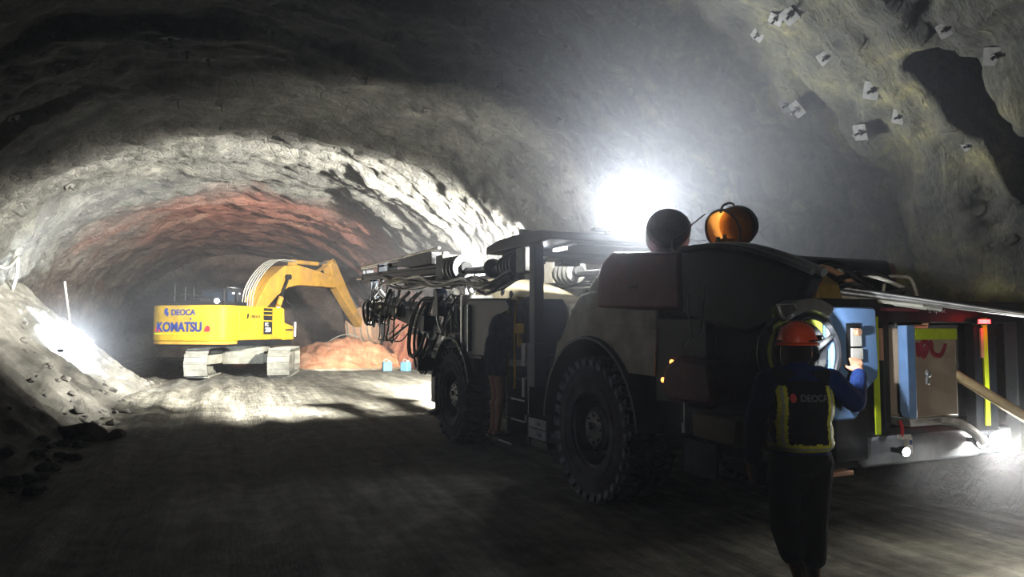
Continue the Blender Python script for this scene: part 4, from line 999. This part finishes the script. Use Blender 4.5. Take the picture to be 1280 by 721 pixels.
# ---- worker pointing at the rear panel
w1 = empty('person', (1.745, 4.40, 0), 0, 'person in orange hard hat and black safety vest reaching to the blue panel', 'person')
hit, HP, HR = head((0.005, .03, 1.515), (.45, .9, 0))
sh_r = V((.190, .0, 1.345)); el_r = V((.365, .06, 1.205)); wr_r = V((.470, .215, 1.375)); sh_l = V((-.195, .0, 1.345)); el_l = V((-.285, -.03, 1.10)); wr_l = V((-.285, .05, .86))
hip_l = V((-.09, .0, .86)); hip_r = V((.09, .0, .86)); kn_l = V((-.085, .07, .47)); kn_r = V((.085, .06, .48)); an_l = V((-.02, -.05, .09)); an_r = V((.075, .04, .09))
body = hit + [('c', V((0, -.005, 1.30)), V((.005, .01, 1.47)), .062, .055), ('e', V((0, 0, 1.22)), (.165, .105, .19)), ('e', V((0, 0, 1.03)), (.145, .10, .17)), ('e', V((0, 0, .90)), (.165, .115, .13)),
     ('c', sh_r, el_r, .052, .042), ('c', el_r, wr_r, .042, .028), ('c', sh_l, el_l, .052, .042), ('c', el_l, wr_l, .042, .028),
     ('c', hip_l, kn_l, .082, .056), ('c', hip_r, kn_r, .082, .056), ('c', kn_l, an_l + V((0, 0, .02)), .055, .036), ('c', kn_r, an_r + V((0, 0, .02)), .055, .036),
     ('c', kn_l * .72 + an_l * .28 + V((0, -.022, 0)), kn_l * .45 + an_l * .55 + V((0, -.01, 0)), .050, .038), ('c', kn_r * .72 + an_r * .28 + V((0, -.022, 0)), kn_r * .45 + an_r * .55 + V((0, -.01, 0)), .050, .038),
     ('c', an_l + V((0, -.03, -.04)), an_l + V((0, .14, -.055)), .036, .03), ('c', an_r + V((0, -.03, -.04)), an_r + V((0, .14, -.055)), .036, .03)]
body += hand(wr_r, (.10, .62, .78), (-.1, -.8, .6), -1, .75) + hand(wr_l, (0, .25, -1), (-1, 0, 0), 1, .35)
blob_mesh('body', body, .0065, 'skin', w1, 4, .4)
hl = MB()
for k in range(40):
    a = PI * (.15 + 1.7 * k / 39) + PI / 2
    p = HP(.074 * math.cos(a), -.005 + .09 * math.sin(a), -.03); hl.cap(p + V((0, 0, .06)), p + V((0, 0, -.02)) - (p - HP(0, 0, -.03)).normalized() * .006, .014, .010)
hl.build('hair', 'hair', w1)
jk = [('e', V((0, -.005, 1.22)), (.195, .128, .19)), ('e', V((0, 0, 1.03)), (.175, .122, .19)), ('e', V((0, 0, .90)), (.180, .13, .10)), ('c', V((-.13, 0, 1.37)), V((.13, 0, 1.37)), .062, .062), ('c', V((0, .0, 1.38)), V((.0, .005, 1.425)), .075, .066),
      ('c', sh_r, el_r, .074, .064), ('c', el_r, el_r.lerp(wr_r, .92), .063, .047), ('c', sh_l, el_l, .074, .062), ('c', el_l, el_l.lerp(wr_l, .95), .062, .046)]
for k in range(5):
    f = .15 + k * .17; jk.append(('e', el_r.lerp(wr_r, f) + V((.01, .01, -.01)), (.062 - .003 * k, .058 - .003 * k, .022), Matrix.Rotation(.5 * (k % 2), 3, 'X')))
blob_mesh('jacket', jk, .009, 'jacket', w1, 5)
vs = [('e', V((0, -.005, 1.20)), (.207, .142, .20)), ('e', V((0, 0, 1.04)), (.192, .136, .14)), ('e', V((0, 0, .975)), (.198, .145, .085)), ('c', V((-.14, 0, 1.36)), V((.14, 0, 1.36)), .068, .068)]
vest = blob_mesh('vest', vs, .008, 'vest', w1, 8)
tr = [('e', V((0, 0, .875)), (.185, .135, .12)), ('c', hip_l, kn_l, .105, .088), ('c', hip_r, kn_r, .105, .088), ('c', kn_l, kn_l.lerp(an_l, .42), .088, .076), ('c', kn_r, kn_r.lerp(an_r, .52), .088, .078), ('c', V((0, 0, .80)), V((0, .01, .66)), .09, .05)]
blob_mesh('trousers', tr, .009, 'trousers', w1, 6)
for an in (an_l, an_r):
    sh = [('c', an + V((0, -.04, -.035)), an + V((0, .15, -.05)), .046, .038), ('c', an + V((0, -.045, -.045)), an + V((0, .17, -.055)), .040, .032), ('c', an + V((0, -.02, -.02)), an + V((0, .0, .02)), .044, .043)]
    blob_mesh('boot', sh, .007, 'black', w1, 4)
bpy.context.view_layer.update()
def shell_patch(src, test, name, mt, parent, off=.004):
    """the faces of a cloth that a tape covers, lifted a little off it"""
    b = bmesh.new(); b.from_mesh(src.data); b.normal_update()
    for v in b.verts: v.co += v.normal * off
    dead = [f for f in b.faces if not test(f.calc_center_median(), f.normal)]
    bmesh.ops.delete(b, geom=dead, context='FACES')
    me = bpy.data.meshes.new(name); b.to_mesh(me); b.free(); me.materials.clear(); me.materials.append(M[mt]); me.shade_smooth()
    o = bpy.data.objects.new(name, me); COL.objects.link(o); o.parent = parent; return o
def sx(c): return c.x + (.03 if c.x < 0 else 0) * 0
vt = lambda c, n: (abs(abs(c.x - .004) - .146) < .028 and .93 < c.z < 1.315 and abs(n.y) > .25)
hz = lambda c, n: (.918 < c.z < .976)
shell_patch(vest, lambda c, n: vt(c, n) or hz(c, n), 'reflective_tape', 'tape', vest, .004)
shell_patch(vest, lambda c, n: (abs(abs(c.x - .004) - .146) < .007 and .96 < c.z < 1.31 and abs(n.y) > .25) or (.941 < c.z < .953), 'silver_tape', 'silver', vest, .006)
bv = BVHTree.FromPolygons([v.co for v in vest.data.vertices], [p.vertices[:] for p in vest.data.polygons])
def drape(o, off=.004):
    for v in o.data.vertices:
        h = bv.ray_cast(V((v.co.x, -1, v.co.z)), V((0, 1, 0)))
        if h[0]: v.co.y = h[0].y - off + (v.co.y if abs(v.co.y) < .01 else 0)
t = lettering('DEOCA', .055, 'letter_grey', vest, (.035, 0, 1.245), (1, 0, 0), (0, 0, 1), .001, .001, .17); drape(t)
m = MB(); m.prism(arc(0, 0, .5, 0, 350, 12), -.001, .001); lg = m.build('logo', 'red', vest)
for v in lg.data.vertices: v.co.x = -.088 + v.co.x * .034; v.co.z = 1.247 + v.co.z * .055
drape(lg)
# hard hat with a headlamp
def hardhat(parent, P, R, mt):
    r = R.col[0]; f = R.col[1]; u = R.col[2]
    c = P(0, -.005, .055)
    b = MB(); prof_ = [(.098, -.005), (.112, .0), (.113, .02), (.108, .055), (.092, .092), (.062, .118), (.03, .128), (0, .131)]
    b.lathe([(.100, -.012), (.128, -.014), (.130, -.006), (.113, .004)] + prof_[2:], (0, 0, 0), (0, 0, 1), 40)
    for v in b.b.verts:
        y = v.co.y; v.co.y = y * 1.14 + (.022 if (y > .09 and v.co.z < 0) else 0)
        if v.co.z > .03 and abs(v.co.x) < .018: v.co.z += .006
        v.co = c + r * v.co.x + f * v.co.y + u * v.co.z
    h = b.build('hard_hat', mt, parent, ang=60)
    b = MB()
    for k in (-1, 0, 1): b.tube([c + r * .03 * k + f * y + u * z for y, z in ((-.10, .085), (-.07, .112), (-.02, .13), (.04, .128), (.09, .098))], .005, 6)
    for s in (-1, 1): b.box(c + r * .112 * s + u * .02, (.01, .06, .012), R)
    b.build('hat_ridge', mt, h)
    b = MB(); b.torus(c + u * .012, u, .117, .006, 36); b.build('hat_band', 'dark', h); return h, c
hat, hc = hardhat(w1, HP, HR, 'helmet')
fw = HR.col[1]
rt = (HR.col[0] * .8 + HR.col[1] * .55).normalized()
m = MB(); m.box(hc + rt * .135 + V((0, 0, .03)), (.045, .04, .035), rt.to_track_quat('Y', 'Z').to_matrix()); hlm = m.build('headlamp', 'dark', hat, .004)
m = MB(); m.lathe([(.016, 0), (.012, .004), (0, .005)], hc + rt * .156 + V((0, 0, .03)), rt, 14); m.build('lamp_lens', 'lampw', hlm)
m = MB()
for s in (-1, 1): m.ball(HP(.030 * s, .083, .012), .0115, sub=2)
m.build('eye', 'white', w1)

# ---- second person standing on the side steps, leaning in towards the rig
p2 = empty('person', R2W((2.06, .10, .36)), RZ - PI, 'person in dark navy top and bare legs standing on the rig side steps', 'person')
# local frame of the figure: +y faces the rig, +x to its right
p2.rotation_euler = (0, 0, RZ + PI)
k2 = 1.0
hit, HP2, HR2 = head((0.02, .26, 1.43), (0.05, 1, 0))
S = lambda x, y, z: V((x, y, z))
sl, sr_ = S(-.19, .10, 1.40), S(.19, .10, 1.40); el2, er2 = S(-.22, .22, 1.18), S(.22, .22, 1.18); wl2, wr2 = S(-.16, .40, 1.22), S(.16, .40, 1.22)
hl2, hr2 = S(-.09, .0, .92), S(.09, .0, .92); kl2, kr2 = S(-.075, .04, .50), S(.07, .05, .50); al2, ar2 = S(-.06, -.01, .09), S(.05, .0, .09)
body = hit + [('c', S(0, .12, 1.38), S(.01, .22, 1.42), .062, .056), ('e', S(0, .07, 1.27), (.165, .11, .19)), ('e', S(0, .02, 1.06), (.145, .11, .18)), ('e', S(0, 0, .95), (.165, .12, .13)),
     ('c', sl, el2, .05, .042), ('c', el2, wl2, .04, .028), ('c', sr_, er2, .05, .042), ('c', er2, wr2, .04, .028), ('c', hl2, kl2, .088, .058), ('c', hr2, kr2, .088, .058), ('c', kl2, al2, .056, .036), ('c', kr2, ar2, .056, .036),
     ('c', kl2.lerp(al2, .25) + S(0, -.022, 0), kl2.lerp(al2, .55) + S(0, -.008, 0), .052, .038), ('c', kr2.lerp(ar2, .25) + S(0, -.022, 0), kr2.lerp(ar2, .55) + S(0, -.008, 0), .052, .038),
     ('c', al2 + S(0, -.03, -.045), al2 + S(0, .14, -.06), .036, .027), ('c', ar2 + S(0, -.03, -.045), ar2 + S(0, .14, -.06), .036, .027)]
body += hand(wl2, (.1, 1, .1), (0, 0, 1), 1, .5) + hand(wr2, (-.1, 1, .1), (0, 0, 1), -1, .5)
blob_mesh('body', body, .008, 'skin', p2, 4, .4)
tp = [('e', S(0, .065, 1.28), (.20, .14, .20)), ('e', S(0, .02, 1.08), (.185, .15, .20)), ('e', S(0, 0, .98), (.19, .145, .14)), ('c', S(-.13, .10, 1.42), S(.13, .10, 1.42), .072, .072), ('c', S(0, .12, 1.42), S(0, .2, 1.47), .085, .08),
      ('c', sl, el2, .078, .066), ('c', el2, el2.lerp(wl2, .85), .064, .05), ('c', sr_, er2, .078, .066), ('c', er2, er2.lerp(wr2, .85), .064, .05)]
blob_mesh('jacket', tp, .010, 'navycloth', p2, 6)
st2 = [('e', S(0, 0, .95), (.188, .142, .12)), ('c', hl2, hl2.lerp(kl2, .30), .105, .10), ('c', hr2, hr2.lerp(kr2, .30), .105, .10)]
blob_mesh('shorts', st2, .010, 'navycloth', p2, 5)
m = MB(); m.ball(HP2(0, -.02, .035), 1, (.088, .100, .098), 3, HR2); m.build('hood', 'navycloth', p2)
m = MB()
for s in (-1, 1): m.ball(HP2(.030 * s, .083, .012), .0115, sub=2)
m.build('eye', 'white', p2)
for an in (al2, ar2):
    blob_mesh('sandal', [('c', an + S(0, -.04, -.075), an + S(0, .16, -.078), .03, .028), ('c', an + S(-.03, .07, -.05), an + S(.03, .07, -.05), .014, .014)], .007, 'black', p2, 3)

# ================================================================== SMALL THINGS ON THE GROUND AND WALLS
# wooden pole leaning on the rear of the rig
m = MB(); m.cyl((3.09, 5.08, 1.35), (4.85, 4.27, .0), .034, .040, 14); tag(m.build('wooden_pole', 'wood'), 'pale wooden pole leaning down from the rear of the drilling rig', 'pole')
# plastic canisters beside the clay heap
def canister(name, loc, rz, label):
    e = empty(name, loc, rz, label, 'canister')
    m = MB(); m.box((0, 0, .19), (.34, .26, .36)); m.build('body', 'ltblue', e, .04)
    m = MB(); m.cyl((.1, 0, .37), (.1, 0, .43), .04); m.tube([(-.12, 0, .37), (-.1, 0, .44), (.02, 0, .44), (.04, 0, .37)], .016); m.build('cap', 'white', e)
canister('canister', (-4.62, 26.75, .10), .4, 'light blue canister on the ground, closer to the excavator bucket')
canister('canister', (-3.92, 26.7, .10), -.5, 'light blue canister on the ground, closer to the rig hoses')
# thin cable curving over the clay heap
m = MB(); m.tube([(-9.3, 31.5, .62), (-8.8, 31.6, .50), (-8.4, 31.7, .80), (-7.9, 31.9, 1.25), (-7.3, 32.1, 1.45), (-6.8, 32.3, 1.25), (-6.6, 32.4, 1.0)], .02, 6)
tag(m.build('cable', 'cable'), 'thin pale cable curling above the orange clay heap', 'cable')
# hose slung along the left wall and two steel bars standing on the bank
def wallp(a, v, off=-.12): return tunpoint(a, v, off)
m = MB(); m.tube([wallp(.235, 16.6), wallp(.215, 17.6, -.25), wallp(.205, 18.6, -.3), wallp(.222, 20.2, -.12)], .035, 8)
tag(m.build('air_hose', 'cable'), 'pale air hose slung along the upper left tunnel wall', 'hose')
m = MB(); m.tube([wallp(.222, 20.25, -.12), wallp(.20, 20.3, -.22), wallp(.165, 20.5, -.3)], .035, 8)
tag(m.build('hanging_hose', 'cable'), 'pale hose end hanging straight down from the left wall', 'hose')
pb = W(-3.9, 22.3, bankz(-3.9, 22.3)); m = MB(); m.cyl(pb + V((0, 0, -.2)), pb + V((-.35, .2, 1.25)), .03)
tag(m.build('steel_bar', 'cable'), 'slim pale bar standing on top of the left rubble bank', 'bar')
# work floodlight standing on the rubble bank
fl = empty('floodlight', W(-3.45, 18.6, bankz(-3.45, 18.6) - .2), TA, 'small work floodlight on a stand behind the left rubble bank', 'floodlight')
m = MB()
for k in range(3):
    a = k * 2.1; m.tube([(0, 0, .25), (.28 * math.cos(a), .28 * math.sin(a), .0)], .012, 6, 1)
m.cyl((0, 0, .2), (0, 0, .3), .014, seg=8); m.build('tripod', 'dark', fl)
m = MB(); m.box((0, 0, .36), (.13, .04, .08)); m.box((0, -.03, .36), (.08, .02, .05)); hd = m.build('lamp_housing', 'dark', fl, .01)
m = MB(); m.box((0, .024, .36), (.12, .008, .07)); m.build('lamp_lens', 'lamp', hd)

# flood lamp bracketed to the right wall beyond the rig
wf = empty('floodlight', (.30, 15.0, 3.62), 0, 'flood lamp bracketed high on the right wall behind the rig canopy', 'floodlight')
WF = (V((-7.3, 21.2, -.6)) - wf.location).normalized()
m = MB(); q = WF.to_track_quat('Y', 'Z').to_matrix(); m.box((0, 0, 0), (.34, .10, .24), q); hd = None
m.beam((0, 0, 0), TU * .95 + V((0, 0, .1)), .04, .04); hd = m.build('lamp_housing', 'dark', wf, .01)
m = MB(); m.box(WF * .056, (.30, .008, .20), q); m.build('lamp_lens', 'lamp', hd)

# ================================================================== HAZE
def haze(name, pts, density, col, aniso=.3):
    m = bpy.data.materials.new(name); m.use_nodes = True; nt = m.node_tree; nt.nodes.clear()
    o = nt.nodes.new('ShaderNodeOutputMaterial'); vsn = nt.nodes.new('ShaderNodeVolumeScatter')
    vsn.inputs['Color'].default_value = (*col, 1); vsn.inputs['Density'].default_value = density; vsn.inputs['Anisotropy'].default_value = aniso
    nt.links.new(vsn.outputs[0], o.inputs['Volume']); M[name] = m
    return m
haze('dusty_air', None, .005, (.90, .93, 1.0))
b = MB(); prs = []
for k in range(25):
    a = .06 + .88 * k / 24; u, z, n = prof(a); prs.append((u - n[0] * .05, z - n[1] * .05))
prs = [(U0 - HW + .1, .02)] + prs + [(U0 + HW - .1, .02)]
A = [b.b.verts.new(W(u, -5.5, z)) for u, z in prs]; B = [b.b.verts.new(W(u, 43.5, z)) for u, z in prs]
b.b.faces.new(A); b.b.faces.new(B[::-1])
for i in range(len(prs)):
    j = (i + 1) % len(prs); b.b.faces.new((A[i], B[i], B[j], A[j]))
hz_ = b.build('haze', 'dusty_air', None); tag(hz_, 'thin dusty haze hanging in the tunnel air', 'haze', kind='stuff')

# denser dust drifting through the beams above the rig
def cloud(name, c, r, dens, label, col=(.93, .95, 1.0)):
    m = bpy.data.materials.new(name); m.use_nodes = True; nt = m.node_tree; nt.nodes.clear(); L = nt.links
    o = nt.nodes.new('ShaderNodeOutputMaterial'); vs_ = nt.nodes.new('ShaderNodeVolumeScatter'); vs_.inputs['Color'].default_value = (*col, 1); vs_.inputs['Anisotropy'].default_value = .2
    tc = nt.nodes.new('ShaderNodeTexCoord'); g = nt.nodes.new('ShaderNodeTexGradient'); g.gradient_type = 'SPHERICAL'; L.new(tc.outputs['Object'], g.inputs['Vector'])
    pw = nt.nodes.new('ShaderNodeMath'); pw.operation = 'POWER'; pw.inputs[1].default_value = 1.2; L.new(g.outputs['Fac'], pw.inputs[0])
    ml = nt.nodes.new('ShaderNodeMath'); ml.operation = 'MULTIPLY'; ml.inputs[1].default_value = dens; L.new(pw.outputs[0], ml.inputs[0])
    L.new(ml.outputs[0], vs_.inputs['Density']); L.new(vs_.outputs[0], o.inputs['Volume'])
    mm = MB(); mm.ball((0, 0, 0), 1, sub=3); ob = mm.build(name, m, None); ob.location = c; ob.scale = r; return tag(ob, label, 'dust cloud', kind='stuff')
cloud('dust_cloud', (1.8, 7.3, 3.6), (3.4, 2.6, 3.2), .10, 'bright dust cloud glowing around the rig roof floodlights')
cloud('dust_cloud', R2W((XR - .55, -1.75, .62)), (1.3, 1.1, .62), .22, 'bright mist around the low work lamps at the rear of the rig')
cloud('dust_cloud', W(-3.3, 19.0, 1.25), (2.0, 2.2, 1.5), .22, 'bluish dust cloud glowing over the left rubble bank')
cloud('dust_cloud', W(-1.2, 21.0, 2.2), (2.3, 1.6, 1.4), .06, 'faint blue haze around the lamp behind the excavator')

# ================================================================== LIGHTS
def RL(p): return R2W(p)
def spot_r(name, p, t, *a, **k): return spot(name, RL(p), RL(t), *a, **k)
COOL = (.90, .95, 1.0); WARM = (1.0, .93, .78)
# rig roof, forward: two long beams over the floor, one wide lamp for the roof
def lx(el, az, n=10):
    e = math.radians(el); z = math.radians(az); return V((math.cos(e) * math.cos(z), math.cos(e) * math.sin(z), math.sin(e))) * n
for y, el, az, pw in ((-.35, 4, 6, 500), (-1.25, 14, 0, 500), (-2.0, 4, 6, 400)):
    p = V((2.58, y, 2.78)); spot_r('rig_front_light', p, p + lx(el, az), pw, 90, (1.0, .96, .86), .6, .06)
# flood lamp on the right wall ahead of the rig
fp = wf.location
spot('wall_flood_light', fp + WF * .10, fp + WF * 10, 25000, 118, (1.0, .965, .88), .4, .32)
# rig roof, backward
for x, y in LP:
    spot_r('rig_rear_light', (.56, y, 2.86), (-6, y + 1.0, 4.8), 460, 142, COOL, .5, .06)
    point('rig_rear_glow', RL((.58, y, 2.86)), 14, COOL, .05)
# rear work lamps
spot_r('work_lamp_light', (XR - .14, -.89, .83), (-5, -.6, 0), 25, 140, (1, .98, .92), .5, .02)
spot_r('work_lamp_light', (XR - .16, -1.70, .85), (-5, -1.3, .2), 60, 150, (1, .98, .92), .5, .03)
point('ring_lamp_light', RL((XR - .17, -1.89, .84)), 25, (1, .98, .92), .03)
# headlamp on the worker's hat, turned to the panel
hp = w1.location + hc + rt * .19 + V((0, 0, .03)); spot('headlamp_light', hp, RL((XR - .06, -.62, 1.46)), 24, 110, (.92, .95, 1.0), .5, .015)
# tail lamp
point('tail_lamp_light', RL((XR - .10, -1.83, 1.71)), 1.2, (1, .02, .02), .03)
# floodlight on the left bank
f0 = fl.location + V((0, 0, .36)) + TV * .08
spot('bank_flood_light', f0, f0 + TV * 4 - TU * .8 + V((0, 0, .3)), 2200, 140, (.85, .92, 1.0), .5, .05)
point('bank_flood_spill', f0 + TV * .1, 60, (.8, .9, 1.0), .06)
# excavator lamps
ep = lambda x, y, z: ex.location + Matrix.Rotation(ex.rotation_euler.z, 3, 'Z') @ V((x, y, z))
spot('excavator_rear_light', ep(-2.12, -.76, 2.42), ep(-6, -1.8, 2.0), 120, 150, COOL, .5, .04)
spot('excavator_front_light', ep(1.45, -.5, 2.3), ep(7.3, -2.2, -.6), 4200, 64, (1.0, .80, .60), .5, .06)
point('excavator_cab_light', ep(.3, .28, 3.15), 30, (1, .9, .8), .05)
# added fill light behind the camera, standing in for an unseen tunnel lamp
point('back_fill_light', W(1.2, -4.0, 4.6), 3, (1.0, .95, .85), .3)
# unseen fill light added on the left to brighten the rig flank and tyres
spot('left_fill_light', W(-4.8, 6.0, 2.3), R2W((.9, 0, 1.3)), 95, 44, (.86, .88, 1.0), .9, .1)
point('cab_strip_glow', R2W((1.4, -.2, 2.5)), 10, (.95, .97, 1), .05)
# unseen fill light invented beside the camera for the vest and rear panel
spot('camera_fill_light', (.75, -.1, 1.85), (2.95, 4.95, 1.40), 190, 30, (1, .95, .86), 1.0, .03)
wd = bpy.data.worlds.new('World'); SC.world = wd; wd.use_nodes = True
wd.node_tree.nodes['Background'].inputs[0].default_value = (.02, .03, .05, 1); wd.node_tree.nodes['Background'].inputs[1].default_value = .0

# ================================================================== CAMERA
cd = bpy.data.cameras.new('camera'); cam = bpy.data.objects.new('camera', cd); COL.objects.link(cam)
cd.sensor_width = 36; cd.lens = 900 / 1280 * 36; cd.clip_start = .05; cd.clip_end = 200
cam.location = (0, 0, 1.65); cam.rotation_euler = (PI / 2 + math.atan(51.5 / 900), 0, 0)
SC.camera = cam
SC.view_settings.view_transform = 'Standard'; SC.view_settings.look = 'None'; SC.view_settings.gamma = 1; SC.view_settings.exposure = 0
SC.view_settings.use_curve_mapping = False
cy = SC.cycles
cy.use_denoising = True; cy.max_bounces = 6; cy.diffuse_bounces = 0; cy.glossy_bounces = 3; cy.volume_bounces = 0; cy.transmission_bounces = 2
cy.caustics_reflective = False; cy.caustics_refractive = False; cy.sample_clamp_indirect = 6; cy.use_light_tree = True; cy.volume_step_rate = 2.0; cy.volume_max_steps = 128
